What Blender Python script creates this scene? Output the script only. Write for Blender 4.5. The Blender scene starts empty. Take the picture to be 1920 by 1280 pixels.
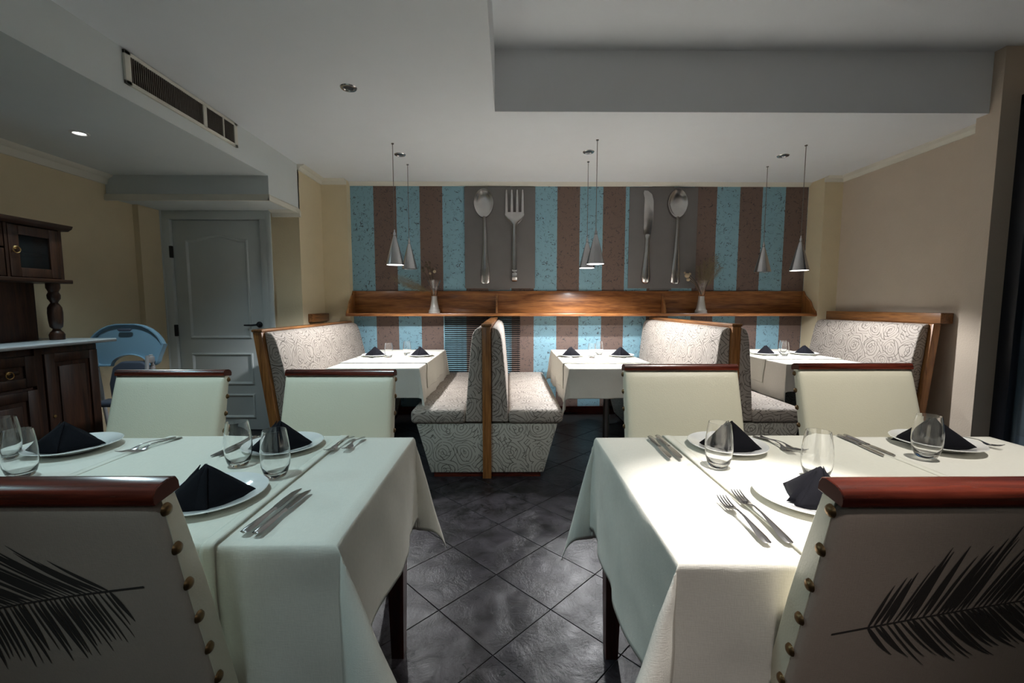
import bpy, bmesh, math, random
from mathutils import Vector, Matrix, noise
random.seed(7)
C = bpy.context.scene.collection
PI = math.pi

# ------------------------------------------------------------------ camera, world, exposure, large lights
cam_d = bpy.data.cameras.new('camera'); cam = bpy.data.objects.new('camera', cam_d); C.objects.link(cam)
cam_d.sensor_width = 36; cam_d.lens = 15.0; cam_d.clip_start = 0.02
cam.location = (0, 0, 1.22)
cam.rotation_euler = (PI/2 - math.atan(68/800), 0, -math.atan(7/800))
bpy.context.scene.camera = cam
world = bpy.data.worlds.new('world'); bpy.context.scene.world = world
world.use_nodes = True
world.node_tree.nodes['Background'].inputs[0].default_value = (0.02, 0.10, 0.22, 1)
world.node_tree.nodes['Background'].inputs[1].default_value = 0.05
vs = bpy.context.scene.view_settings
vs.view_transform = 'Standard'; vs.look = 'None'; vs.gamma = 1; vs.use_curve_mapping = False
vs.exposure = 0.38

def aim(o, tgt):
    d = Vector(tgt) - o.location
    o.rotation_euler = d.to_track_quat('-Z', 'Y').to_euler()
def spot(name, loc, tgt, watts, deg, blend=0.5, col=(1, 1, 1), r=0.02):
    l = bpy.data.lights.new(name, 'SPOT'); l.energy = watts; l.spot_size = math.radians(deg); l.spot_blend = blend
    l.color = col; l.shadow_soft_size = r
    o = bpy.data.objects.new(name, l); C.objects.link(o); o.location = loc; aim(o, tgt); return o
def area(name, loc, tgt, watts, sx, sy, col=(1, 1, 1)):
    l = bpy.data.lights.new(name, 'AREA'); l.energy = watts; l.shape = 'RECTANGLE'; l.size = sx; l.size_y = sy; l.color = col
    o = bpy.data.objects.new(name, l); C.objects.link(o); o.location = loc; aim(o, tgt); return o
COOL = (0.72, 0.93, 1.0)
NEUT = (1.0, 0.95, 0.92)
# ceiling downlights of the room (halogen spots in the ceiling over the tables, some outside the frame), plus two added front fills
spot('spot_right_table', (0.80, 1.02, 2.88), (0.60, 0.86, 0.76), 330, 25, 0.9, NEUT, 0.025)
spot('spot_right_table_b', (1.35, 0.95, 2.88), (1.25, 1.45, 0.76), 105, 80, 1.0, (1, .96, .88), 0.04)
spot('fill_right_front', (0.30, -0.75, 2.88), (0.30, 0.66, 0.45), 62, 24, 1.0, (1, .90, .86), 0.14)  # unseen fill added behind the camera to brighten the right cloth's front drop
spot('spot_left_low_ceiling', (-2.65, 2.74, 2.26), (-1.9, 2.6, 0.7), 32, 140, 0.9, COOL, 0.03)
spot('spot_left_low_ceiling_b', (-2.5, 0.9, 2.26), (-1.0, 1.2, 0.7), 17, 110, 0.9, (0.55, 0.9, 1.0), 0.05)
spot('spot_left_main', (-0.97, 0.9, 2.5), (-0.85, 1.5, 0.7), 44, 95, 0.9, (.66, .91, .97), 0.05)
spot('fill_left_front', (-0.40, -0.70, 2.5), (-0.44, 0.7, 0.45), 30, 30, 1.0, (.72, .95, 1), 0.14)  # cool fill, also added behind the camera, for the left cloth's front drop
# soft fill areas added behind the camera, standing in for the room's other light
area('fill_area_left', (-1.2, -1.6, 2.5), (-0.6, 1.0, 1.0), 3.6, 1.2, 0.6, (0.75, 0.92, 1.0))
area('fill_area_right', (1.4, -1.6, 2.85), (1.2, 1.4, 1.0), 3.4, 1.2, 0.6, (1.0, 0.9, 0.8))

# ------------------------------------------------------------------ materials
def new_mat(name):
    m = bpy.data.materials.new(name); m.use_nodes = True
    nt = m.node_tree; b = nt.nodes['Principled BSDF']
    return m, nt, b
def N(nt, t, **k):
    n = nt.nodes.new(t)
    for a, v in k.items(): setattr(n, a, v)
    return n
def mathn(nt, op, a, b=None, c=None):
    n = nt.nodes.new('ShaderNodeMath'); n.operation = op
    for i, v in enumerate((a, b, c)):
        if v is None: continue
        if isinstance(v, (int, float)): n.inputs[i].default_value = v
        else: nt.links.new(v, n.inputs[i])
    return n.outputs[0]
def mixc(nt, f, a, b):
    n = nt.nodes.new('ShaderNodeMix'); n.data_type = 'RGBA'
    for s, v in ((n.inputs[0], f), (n.inputs[6], a), (n.inputs[7], b)):
        if isinstance(v, (int, float)): s.default_value = v
        elif isinstance(v, tuple): s.default_value = (*v, 1)
        else: nt.links.new(v, s)
    return n.outputs[2]
def plain(name, col, rough=0.6, metal=0.0, bump=0.0, bscale=200, var=0.06, coat=0.0, spec=0.5):
    m, nt, b = new_mat(name)
    tc = N(nt, 'ShaderNodeTexCoord')
    nz = N(nt, 'ShaderNodeTexNoise'); nz.inputs['Scale'].default_value = 6; nz.inputs['Detail'].default_value = 6
    nt.links.new(tc.outputs['Object'], nz.inputs['Vector'])
    d = tuple(c*(1-var) for c in col); e = tuple(min(1, c*(1+var)) for c in col)
    nt.links.new(mixc(nt, nz.outputs[0], d, e), b.inputs['Base Color'])
    b.inputs['Roughness'].default_value = rough; b.inputs['Metallic'].default_value = metal
    b.inputs['Coat Weight'].default_value = coat; b.inputs['Specular IOR Level'].default_value = spec
    if bump:
        n2 = N(nt, 'ShaderNodeTexNoise'); n2.inputs['Scale'].default_value = bscale; n2.inputs['Detail'].default_value = 3
        nt.links.new(tc.outputs['Object'], n2.inputs['Vector'])
        bp = N(nt, 'ShaderNodeBump'); bp.inputs['Strength'].default_value = bump; bp.inputs['Distance'].default_value = 0.003
        nt.links.new(n2.outputs[0], bp.inputs['Height']); nt.links.new(bp.outputs[0], b.inputs['Normal'])
    return m
def wood(name, dark, light, axis=0, rough=0.35, coat=0.2, sc=1.0):
    m, nt, b = new_mat(name)
    tc = N(nt, 'ShaderNodeTexCoord'); mp = N(nt, 'ShaderNodeMapping')
    s = [22*sc, 22*sc, 22*sc]; s[axis] = 1.6*sc
    mp.inputs['Scale'].default_value = s
    nt.links.new(tc.outputs['Object'], mp.inputs['Vector'])
    nz = N(nt, 'ShaderNodeTexNoise'); nz.inputs['Scale'].default_value = 1.0; nz.inputs['Detail'].default_value = 5; nz.inputs['Distortion'].default_value = 1.2
    nt.links.new(mp.outputs[0], nz.inputs['Vector'])
    n2 = N(nt, 'ShaderNodeTexNoise'); n2.inputs['Scale'].default_value = 6.0; n2.inputs['Detail'].default_value = 3
    nt.links.new(mp.outputs[0], n2.inputs['Vector'])
    f = mathn(nt, 'MULTIPLY_ADD', n2.outputs[0], 0.4, mathn(nt, 'MULTIPLY', nz.outputs[0], 0.6))
    rp = N(nt, 'ShaderNodeValToRGB'); rp.color_ramp.elements[0].position = 0.38; rp.color_ramp.elements[1].position = 0.62
    rp.color_ramp.elements[0].color = (*dark, 1); rp.color_ramp.elements[1].color = (*light, 1)
    nt.links.new(f, rp.inputs[0]); nt.links.new(rp.outputs[0], b.inputs['Base Color'])
    b.inputs['Roughness'].default_value = rough; b.inputs['Coat Weight'].default_value = coat; b.inputs['Coat Roughness'].default_value = 0.15
    return m
def weave(name, col, sc=900, rough=0.85, bump=0.25):
    m, nt, b = new_mat(name)
    tc = N(nt, 'ShaderNodeTexCoord')
    outs = []
    for st in ((sc, sc*0.15, sc*0.15), (sc*0.15, sc, sc)):
        mp = N(nt, 'ShaderNodeMapping'); mp.inputs['Scale'].default_value = st
        nt.links.new(tc.outputs['Object'], mp.inputs['Vector'])
        nz = N(nt, 'ShaderNodeTexNoise'); nz.inputs['Scale'].default_value = 1; nz.inputs['Detail'].default_value = 1
        nt.links.new(mp.outputs[0], nz.inputs['Vector']); outs.append(nz.outputs[0])
    h = mathn(nt, 'ADD', outs[0], outs[1])
    f = mathn(nt, 'MULTIPLY', h, 0.5)
    nt.links.new(mixc(nt, f, tuple(c*0.9 for c in col), tuple(min(1, c*1.08) for c in col)), b.inputs['Base Color'])
    bp = N(nt, 'ShaderNodeBump'); bp.inputs['Strength'].default_value = bump; bp.inputs['Distance'].default_value = 0.001
    nt.links.new(h, bp.inputs['Height']); nt.links.new(bp.outputs[0], b.inputs['Normal'])
    b.inputs['Roughness'].default_value = rough; b.inputs['Sheen Weight'].default_value = 0.0; b.inputs['Specular IOR Level'].default_value = 0.15
    return m

BX0, SW = -1.70, 0.248
def stripes_mat(name):
    m, nt, b = new_mat(name)
    tc = N(nt, 'ShaderNodeTexCoord'); sx = N(nt, 'ShaderNodeSeparateXYZ')
    nt.links.new(tc.outputs['Object'], sx.inputs[0])
    t = mathn(nt, 'DIVIDE', mathn(nt, 'SUBTRACT', sx.outputs[0], BX0), SW*2)
    nzw = N(nt, 'ShaderNodeTexNoise'); nzw.inputs['Scale'].default_value = 60
    nt.links.new(tc.outputs['Object'], nzw.inputs['Vector'])
    t = mathn(nt, 'MULTIPLY_ADD', nzw.outputs[0], 0.012, t)
    fr = mathn(nt, 'FRACT', t); st = mathn(nt, 'GREATER_THAN', fr, 0.506)
    base = mixc(nt, st, (0.225, 0.40, 0.48), (0.165, 0.112, 0.092))
    # short curly trowel scratches
    na = N(nt, 'ShaderNodeTexNoise'); na.inputs['Scale'].default_value = 11; na.inputs['Detail'].default_value = 1.5; na.inputs['Distortion'].default_value = 2.5
    nb = N(nt, 'ShaderNodeTexNoise'); nb.inputs['Scale'].default_value = 26; nb.inputs['Detail'].default_value = 1
    for n in (na, nb): nt.links.new(tc.outputs['Object'], n.inputs['Vector'])
    ln = mathn(nt, 'LESS_THAN', mathn(nt, 'ABSOLUTE', mathn(nt, 'SUBTRACT', na.outputs[0], 0.5)), 0.017)
    mk = mathn(nt, 'GREATER_THAN', nb.outputs[0], 0.50)
    sc = mathn(nt, 'MULTIPLY', ln, mk)
    nt.links.new(mixc(nt, mathn(nt, 'MULTIPLY', sc, 0.8), base, (0.045, 0.042, 0.045)), b.inputs['Base Color'])
    bp = N(nt, 'ShaderNodeBump'); bp.inputs['Strength'].default_value = 0.5; bp.inputs['Distance'].default_value = 0.004; bp.invert = True
    nt.links.new(sc, bp.inputs['Height']); nt.links.new(bp.outputs[0], b.inputs['Normal'])
    b.inputs['Roughness'].default_value = 0.8
    return m
def swirl_mat(name, base, line):
    m, nt, b = new_mat(name)
    tc = N(nt, 'ShaderNodeTexCoord')
    nz = N(nt, 'ShaderNodeTexNoise'); nz.inputs['Scale'].default_value = 7; nz.inputs['Detail'].default_value = 1
    nt.links.new(tc.outputs['UV'], nz.inputs['Vector'])
    va = N(nt, 'ShaderNodeVectorMath', operation='SUBTRACT'); nt.links.new(nz.outputs[1], va.inputs[0]); va.inputs[1].default_value = (0.5, 0.5, 0.5)
    vm = N(nt, 'ShaderNodeVectorMath', operation='SCALE'); nt.links.new(va.outputs[0], vm.inputs[0]); vm.inputs['Scale'].default_value = 0.075
    vb = N(nt, 'ShaderNodeVectorMath', operation='ADD'); nt.links.new(tc.outputs['UV'], vb.inputs[0]); nt.links.new(vm.outputs[0], vb.inputs[1])
    lines = None
    for off, sc, k in (((0, 0, 0), 6.0, 11.0), ((0.31, 0.17, 0), 6.0, 8.0)):
        mp = N(nt, 'ShaderNodeMapping'); mp.inputs['Location'].default_value = off; nt.links.new(vb.outputs[0], mp.inputs[0])
        vo = N(nt, 'ShaderNodeTexVoronoi'); vo.voronoi_dimensions = '2D'; vo.inputs['Scale'].default_value = sc; vo.inputs['Randomness'].default_value = 0.45
        nt.links.new(mp.outputs[0], vo.inputs['Vector'])
        fr = mathn(nt, 'FRACT', mathn(nt, 'MULTIPLY', vo.outputs['Distance'], k*0.7))
        ln = mathn(nt, 'LESS_THAN', mathn(nt, 'ABSOLUTE', mathn(nt, 'SUBTRACT', fr, 0.5)), 0.085)
        nb = N(nt, 'ShaderNodeTexNoise'); nb.inputs['Scale'].default_value = 16 if lines is None else 11; nt.links.new(mp.outputs[0], nb.inputs['Vector'])
        ln = mathn(nt, 'MULTIPLY', ln, mathn(nt, 'GREATER_THAN', nb.outputs[0], 0.36 if lines is None else 0.52))
        lines = ln if lines is None else mathn(nt, 'MAXIMUM', lines, ln)
    nt.links.new(mixc(nt, mathn(nt, 'MULTIPLY', lines, 0.85), base, line), b.inputs['Base Color'])
    bp = N(nt, 'ShaderNodeBump'); bp.inputs['Strength'].default_value = 0.35; bp.inputs['Distance'].default_value = 0.003; bp.invert = True
    nt.links.new(lines, bp.inputs['Height']); nt.links.new(bp.outputs[0], b.inputs['Normal'])
    b.inputs['Roughness'].default_value = 0.7
    return m
def slate_mat(name):
    m, nt, b = new_mat(name)
    tc = N(nt, 'ShaderNodeTexCoord'); oi = N(nt, 'ShaderNodeObjectInfo')
    ad = N(nt, 'ShaderNodeVectorMath', operation='ADD'); nt.links.new(tc.outputs['Object'], ad.inputs[0])
    cb = N(nt, 'ShaderNodeCombineXYZ'); nt.links.new(mathn(nt, 'MULTIPLY', oi.outputs['Random'], 40.0), cb.inputs[0]); nt.links.new(mathn(nt, 'MULTIPLY', oi.outputs['Random'], 17.0), cb.inputs[1])
    nt.links.new(cb.outputs[0], ad.inputs[1])
    n1 = N(nt, 'ShaderNodeTexNoise'); n1.inputs['Scale'].default_value = 9; n1.inputs['Detail'].default_value = 8; n1.inputs['Roughness'].default_value = 0.7; n1.inputs['Distortion'].default_value = 0.6
    n2 = N(nt, 'ShaderNodeTexNoise'); n2.inputs['Scale'].default_value = 16; n2.inputs['Detail'].default_value = 2.5; n2.inputs['Distortion'].default_value = 1.6
    n3 = N(nt, 'ShaderNodeTexNoise'); n3.inputs['Scale'].default_value = 5
    for n in (n1, n2, n3): nt.links.new(ad.outputs[0], n.inputs['Vector'])
    rp = N(nt, 'ShaderNodeValToRGB'); rp.color_ramp.elements[0].position = 0.38; rp.color_ramp.elements[1].position = 0.64
    rp.color_ramp.elements[0].color = (0.005, 0.0045, 0.005, 1); rp.color_ramp.elements[1].color = (0.036, 0.032, 0.038, 1)
    nt.links.new(n1.outputs[0], rp.inputs[0])
    vein = mathn(nt, 'LESS_THAN', mathn(nt, 'ABSOLUTE', mathn(nt, 'SUBTRACT', n2.outputs[0], 0.5)), 0.016)
    vein = mathn(nt, 'MULTIPLY', vein, mathn(nt, 'GREATER_THAN', n3.outputs[0], 0.52))
    nt.links.new(mixc(nt, vein, rp.outputs[0], (0.004, 0.004, 0.004)), b.inputs['Base Color'])
    h = mathn(nt, 'MULTIPLY_ADD', vein, -0.8, n1.outputs[0])
    bp = N(nt, 'ShaderNodeBump'); bp.inputs['Strength'].default_value = 0.7; bp.inputs['Distance'].default_value = 0.006
    nt.links.new(h, bp.inputs['Height']); nt.links.new(bp.outputs[0], b.inputs['Normal'])
    b.inputs['Roughness'].default_value = 0.30; b.inputs['Specular IOR Level'].default_value = 0.22
    return m
def marble_mat(name):
    m, nt, b = new_mat(name)
    tc = N(nt, 'ShaderNodeTexCoord'); n1 = N(nt, 'ShaderNodeTexNoise'); n1.inputs['Scale'].default_value = 5; n1.inputs['Detail'].default_value = 8; n1.inputs['Distortion'].default_value = 2
    nt.links.new(tc.outputs['Object'], n1.inputs['Vector'])
    nt.links.new(mixc(nt, n1.outputs[0], (0.42, 0.48, 0.52), (0.8, 0.85, 0.88)), b.inputs['Base Color']); b.inputs['Roughness'].default_value = 0.15
    return m
def emit(name, col, s):
    m, nt, b = new_mat(name)
    b.inputs['Base Color'].default_value = (*col, 1); b.inputs['Emission Color'].default_value = (*col, 1); b.inputs['Emission Strength'].default_value = s
    return m
def glass(name, rough=0.0, tint=(1, 1, 1)):
    m, nt, b = new_mat(name)
    b.inputs['Base Color'].default_value = (*tint, 1); b.inputs['Transmission Weight'].default_value = 1; b.inputs['IOR'].default_value = 1.45; b.inputs['Roughness'].default_value = rough
    return m

M = {}
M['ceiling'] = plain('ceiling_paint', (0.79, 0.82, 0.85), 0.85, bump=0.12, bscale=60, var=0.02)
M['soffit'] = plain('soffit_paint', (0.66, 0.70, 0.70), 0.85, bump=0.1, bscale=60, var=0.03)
M['wall'] = plain('cream_plaster', (0.68, 0.58, 0.39), 0.85, bump=0.5, bscale=120, var=0.05)
M['wall_r'] = plain('taupe_plaster', (0.56, 0.47, 0.375), 0.85, bump=0.45, bscale=90, var=0.05)
M['crown'] = plain('crown_paint', (0.70, 0.68, 0.60), 0.7, var=0.03)
M['door'] = plain('door_paint', (0.60, 0.65, 0.65), 0.45, var=0.04)
M['stripes'] = stripes_mat('striped_stucco')
M['oak'] = wood('orange_oak', (0.15, 0.05, 0.014), (0.40, 0.165, 0.05), 0)
M['oak_y'] = wood('orange_oak_along_y', (0.12, 0.045, 0.014), (0.32, 0.14, 0.045), 1)
M['oak_z'] = wood('orange_oak_upright', (0.20, 0.075, 0.02), (0.46, 0.20, 0.06), 2)
M['walnut'] = wood('dark_cabinet_wood', (0.018, 0.006, 0.003), (0.062, 0.023, 0.010), 2, 0.4, 0.1)
M['walnut_y'] = wood('dark_cabinet_wood_along', (0.018, 0.006, 0.003), (0.062, 0.023, 0.010), 1, 0.4, 0.1)
M['mahog'] = wood('mahogany_varnish', (0.035, 0.006, 0.004), (0.14, 0.024, 0.012), 0, 0.22, 0.5)
M['darkleg'] = wood('dark_leg_wood', (0.02, 0.007, 0.005), (0.07, 0.018, 0.012), 2, 0.3)
M['cap'] = plain('crest_end_cap', (0.09, 0.022, 0.013), 0.6, spec=.2)
M['cloth'] = weave('cream_tablecloth', (0.76, 0.74, 0.67), 500)
M['runner'] = weave('ivory_topper_cloth', (0.76, 0.745, 0.66), 500)
M['leather'] = plain('cream_leatherette', (0.76, 0.72, 0.58), 0.42, bump=0.25, bscale=260, var=0.03)
M['linen'] = weave('beige_linen_back', (0.46, 0.385, 0.325), 700)
M['print'] = plain('charcoal_print', (0.045, 0.038, 0.034), 0.8)
M['brass'] = plain('aged_brass', (0.20, 0.125, 0.06), 0.35, 0.9, var=0.3)
M['gold'] = plain('gilt_pull', (0.75, 0.5, 0.2), 0.3, 1.0)
M['swirl'] = swirl_mat('swirl_upholstery', (0.44, 0.385, 0.335), (0.075, 0.06, 0.05))
M['swirl_side'] = swirl_mat('swirl_upholstery_panel', (0.52, 0.50, 0.44), (0.09, 0.075, 0.06))
M['slate'] = slate_mat('slate_tile')
M['grout'] = plain('grout', (0.13, 0.125, 0.13), 0.8, bump=0.3)
M['napkin'] = weave('black_napkin', (0.006, 0.006, 0.009), 900, 0.9)
M['china'] = plain('white_china', (0.86, 0.86, 0.85), 0.12, var=0.01, coat=0.5)
M['steel'] = plain('cutlery_steel', (0.45, 0.44, 0.44), 0.25, 1.0, var=0.05)
M['steel_d'] = plain('brushed_table_pole', (0.40, 0.38, 0.37), 0.32, 1.0)
M['alu'] = plain('brushed_aluminium', (0.52, 0.52, 0.53), 0.2, 1.0, var=0.05)
M['cord'] = plain('lamp_cord', (0.16, 0.15, 0.14), 0.5)
M['bulb'] = emit('lit_bulb', (1.0, 0.99, 0.97), 4)
M['bulb_off'] = plain('unlit_bulb', (0.06, 0.06, 0.065), 0.2)
M['glass'] = glass('drinking_glass')
M['frost'] = glass('frosted_vase_glass', 0.25, (0.9, 0.92, 0.92))
M['art'] = plain('grey_printed_panel', (0.150, 0.142, 0.138), 0.5, var=0.12)
M['silver'] = plain('old_silver', (0.50, 0.49, 0.48), 0.26, 1.0, var=0.3)
M['dark'] = plain('dark_void', (0.02, 0.02, 0.02), 0.9)
M['black'] = plain('black_frame', (0.010, 0.012, 0.018), 0.4)
M['ventslat'] = plain('dusty_vent_slat', (0.14, 0.12, 0.10), 0.7)
M['white'] = plain('white_enamel', (0.62, 0.62, 0.60), 0.5)
M['marble'] = marble_mat('grey_blue_marble')
M['blue'] = plain('pale_blue_plastic', (0.30, 0.50, 0.66), 0.35, var=0.03)
M['blue_d'] = plain('grey_blue_padding', (0.10, 0.12, 0.17), 0.6)
M['greyplastic'] = plain('light_grey_plastic', (0.45, 0.45, 0.46), 0.4)
M['straw'] = plain('dried_straw', (0.20, 0.155, 0.09), 0.9)
M['pod'] = plain('dried_pod', (0.42, 0.33, 0.22), 0.8)
M['darkstem'] = plain('dark_dried_stem', (0.10, 0.075, 0.05), 0.9)
M['crackle'] = plain('crackled_silver', (0.62, 0.60, 0.56), 0.35, 0.4, bump=0.8, bscale=90, var=0.35)
_m, _nt, _b = new_mat('night_window_glass'); _b.inputs['Base Color'].default_value = (0.6, 0.75, 0.85, 1); _b.inputs['Transmission Weight'].default_value = 0.9; _b.inputs['Roughness'].default_value = 0.03
M['pane'] = _m
_m, _nt, _b = new_mat('cabinet_glass'); _b.inputs['Base Color'].default_value = (0.02, 0.02, 0.02, 1); _b.inputs['Roughness'].default_value = 0.06; _b.inputs['Alpha'].default_value = 0.45
M['cabglass'] = _m

# ------------------------------------------------------------------ mesh helpers
def obj(name, bm, mat, parent=None, smooth=True, angle=40):
    bmesh.ops.recalc_face_normals(bm, faces=bm.faces)
    uv = bm.loops.layers.uv.new('UVMap')
    for f in bm.faces:
        n = f.normal; a = max(range(3), key=lambda i: abs(n[i]))
        for l in f.loops:
            c = l.vert.co
            l[uv].uv = (c.y, c.z) if a == 0 else ((c.x, c.z) if a == 1 else (c.y, c.x))
        f.smooth = smooth
    if smooth:
        for e in bm.edges:
            if len(e.link_faces) == 2 and e.calc_face_angle(0) > math.radians(angle): e.smooth = False
    me = bpy.data.meshes.new(name); bm.to_mesh(me); bm.free()
    if isinstance(mat, (list, tuple)):
        for m in mat: me.materials.append(m)
    else: me.materials.append(mat)
    o = bpy.data.objects.new(name, me); C.objects.link(o)
    if parent is not None: o.parent = parent
    return o
def add(bm, verts, faces, mi=0):
    vv = [bm.verts.new(v) for v in verts]
    for f in faces:
        try: bm.faces.new([vv[i] for i in f]).material_index = mi
        except ValueError: pass
    return vv
def box(bm, x0, x1, y0, y1, z0, z1, bev=0.0, seg=2):
    b2 = bmesh.new()
    v = [(x, y, z) for x in (x0, x1) for y in (y0, y1) for z in (z0, z1)]
    add(b2, v, [(0, 1, 3, 2), (4, 6, 7, 5), (0, 4, 5, 1), (2, 3, 7, 6), (0, 2, 6, 4), (1, 5, 7, 3)])
    if bev: bmesh.ops.bevel(b2, geom=b2.edges[:], offset=bev, segments=seg, affect='EDGES', profile=0.5)
    merge(bm, b2); return bm
def merge(bm, b2, mat=None):
    if mat is not None: b2.transform(mat)
    me = bpy.data.meshes.new('t'); b2.to_mesh(me); b2.free(); bm.from_mesh(me); bpy.data.meshes.remove(me)
def B(*a, **k): return box(bmesh.new(), *a, **k)
def lathe(bm, prof, seg=28, c=(0, 0, 0), closed=False):
    rings = []
    for r, z in prof:
        if r < 1e-5: rings.append([bm.verts.new((c[0], c[1], c[2]+z))])
        else: rings.append([bm.verts.new((c[0]+r*math.cos(2*PI*i/seg), c[1]+r*math.sin(2*PI*i/seg), c[2]+z)) for i in range(seg)])
    if closed: rings.append(rings[0])
    for a, b in zip(rings, rings[1:]):
        for i in range(seg):
            j = (i+1) % seg
            if len(a) == 1 and len(b) == 1: continue
            if len(a) == 1: bm.faces.new((a[0], b[i], b[j]))
            elif len(b) == 1: bm.faces.new((a[i], a[j], b[0]))
            else: bm.faces.new((a[i], a[j], b[j], b[i]))
    return bm
def tube(bm, pts, r, seg=8):
    pts = [Vector(p) for p in pts]; rings = []
    rr = r if isinstance(r, (list, tuple)) else [r]*len(pts)
    for i, p in enumerate(pts):
        t = (pts[min(i+1, len(pts)-1)] - pts[max(i-1, 0)]).normalized()
        up = Vector((0, 0, 1)) if abs(t.z) < 0.9 else Vector((1, 0, 0))
        a = t.cross(up).normalized(); b = t.cross(a)
        rings.append([bm.verts.new(p + rr[i]*(math.cos(2*PI*k/seg)*a + math.sin(2*PI*k/seg)*b)) for k in range(seg)])
    for a, b in zip(rings, rings[1:]):
        for k in range(seg): bm.faces.new((a[k], a[(k+1) % seg], b[(k+1) % seg], b[k]))
    bm.faces.new(rings[0]); bm.faces.new(rings[-1]); return bm
def prism(bm, poly, axis, a, b, bev=0.0, seg=2):
    """extrude a 2D outline along axis from a to b; the outline gives the other two coordinates in xyz order"""
    b2 = bmesh.new()
    def mk(p, t):
        l = list(p); l.insert(axis, t); return tuple(l)
    n = len(poly)
    v = [mk(p, a) for p in poly] + [mk(p, b) for p in poly]
    add(b2, v, [tuple(range(n)), tuple(range(n, 2*n))] + [(i, (i+1) % n, n+(i+1) % n, n+i) for i in range(n)])
    bmesh.ops.recalc_face_normals(b2, faces=b2.faces)
    if bev: bmesh.ops.bevel(b2, geom=b2.edges[:], offset=bev, segments=seg, affect='EDGES', profile=0.5)
    merge(bm, b2); return bm
def tag(o, label, cat, group=None, kind=None):
    o['label'] = label; o['category'] = cat
    if group: o['group'] = group
    if kind: o['kind'] = kind
    return o
def thing(name, label, cat, loc=(0, 0, 0), rz=0, group=None):
    o = bpy.data.objects.new(name, None); C.objects.link(o); o.location = loc; o.rotation_euler = (0, 0, rz); o.empty_display_size = 0.05
    return tag(o, label, cat, group)
def struct(name, bm, mat, parent=None, **k):
    o = obj(name, bm, mat, parent, **k)
    if parent is None: o['kind'] = 'structure'
    return o
def dup(root, label, loc=None, rz=None, sc=None):
    r = root.copy(); C.objects.link(r); r['label'] = label
    if loc is not None: r.location = loc
    if rz is not None: r.rotation_euler = (0, 0, rz)
    if sc is not None: r.scale = sc
    for ch in list(root.children):
        c = ch.copy(); C.objects.link(c); c.parent = r
        for g in list(ch.children):
            d = g.copy(); C.objects.link(d); d.parent = c
    return r

# ------------------------------------------------------------------ the room
BY = 4.72; CZ = 2.53; LZ = 2.28; RZ = 2.93; LX = -3.30; RX = 3.45; AX = -1.97; DY = 4.12; REAR = -3.2
fl = struct('floor', B(LX-.1, RX+.1, REAR-.1, BY+.1, -0.12, -0.004), M['grout'])
# square slate tiles laid on the diagonal
S = 0.318; D = S*math.sqrt(2); tm = None; tiles = []
bmr = bmesh.new()
for i in range(-30, 31):
    for j in range(-60, 61):
        if (i + j) % 2: continue
        cx = -0.055 + i*D/2; cy = 2.518 - D/2 + j*D/2 + D
        cy -= D/2
        if not (LX+.2 < cx < RX-.2 and REAR+.2 < cy < BY-.2): continue
        tiles.append((cx, cy))
near = sorted(tiles, key=lambda t: (t[1] < 0.75) * 50 + abs(t[1]-2.3) + 0.55*abs(t[0]-0.1))[:290]
nset = set(near)
g = S/2 - 0.0015
def tile_bm():
    b = B(-g, g, -g, g, -0.006, 0.0)
    e = [e for e in b.edges if all(v.co.z > -1e-4 for v in e.verts)]
    bmesh.ops.bevel(b, geom=e, offset=0.0012, segments=1, affect='EDGES'); return b
for k, (cx, cy) in enumerate(near):
    if tm is None:
        o = obj('tile', tile_bm(), M['slate'], fl, smooth=False); tm = o.data
    else:
        o = bpy.data.objects.new('tile', tm); C.objects.link(o); o.parent = fl
    o.location = (cx, cy, random.uniform(-0.0006, 0.0004)); o.rotation_euler = (0, 0, PI/4)
for t in tiles:
    if t in nset: continue
    merge(bmr, tile_bm(), Matrix.Translation((t[0], t[1], 0)) @ Matrix.Rotation(PI/4, 4, 'Z'))
o = obj('outlying_tiles', bmr, M['slate'], fl, smooth=False); o['kind'] = 'stuff'

struct('wall_back', B(BX0-.02, 3.28, BY, BY+.1, 0, CZ), M['stripes'])
bw = bmesh.new(); box(bw, AX-.02, BX0, 4.62, BY+.1, 0, CZ); box(bw, AX-.12, AX, DY+.1, 4.7, 0, CZ)
struct('wall_alcove', bw, M['wall'])
struct('wall_back_right', B(3.26, RX+.02, 4.48, BY+.1, 0, CZ), M['wall'])
bw = bmesh.new(); box(bw, RX, RX+.15, 2.95, 4.6, 0, RZ); box(bw, 3.30, RX+.15, 2.95, 3.10, 0, RZ)
box(bw, RX, RX+.15, REAR, 2.95, 2.62, RZ+.1); box(bw, RX, RX+.15, REAR, 0.2, 0, 2.62)
struct('wall_right', bw, M['wall_r'])
DW0, DW1 = -3.27, -2.235   # door frame
bw = bmesh.new(); box(bw, DW1, AX, DY, DY+.1, 0, CZ); box(bw, LX-.1, DW0, DY, DY+.1, 0, CZ); box(bw, DW0, DW1, DY, DY+.1, 2.10, CZ)
box(bw, LX-.05, -3.25, 3.86, DY+.02, 0, LZ)
struct('wall_door', bw, M['wall'])
struct('wall_left', B(LX-.12, LX, REAR, DY+.1, 0, CZ), M['wall'])
struct('wall_rear', B(LX-.1, RX+.15, REAR-.12, REAR, 0, RZ+.1), M['wall_r'])
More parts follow.
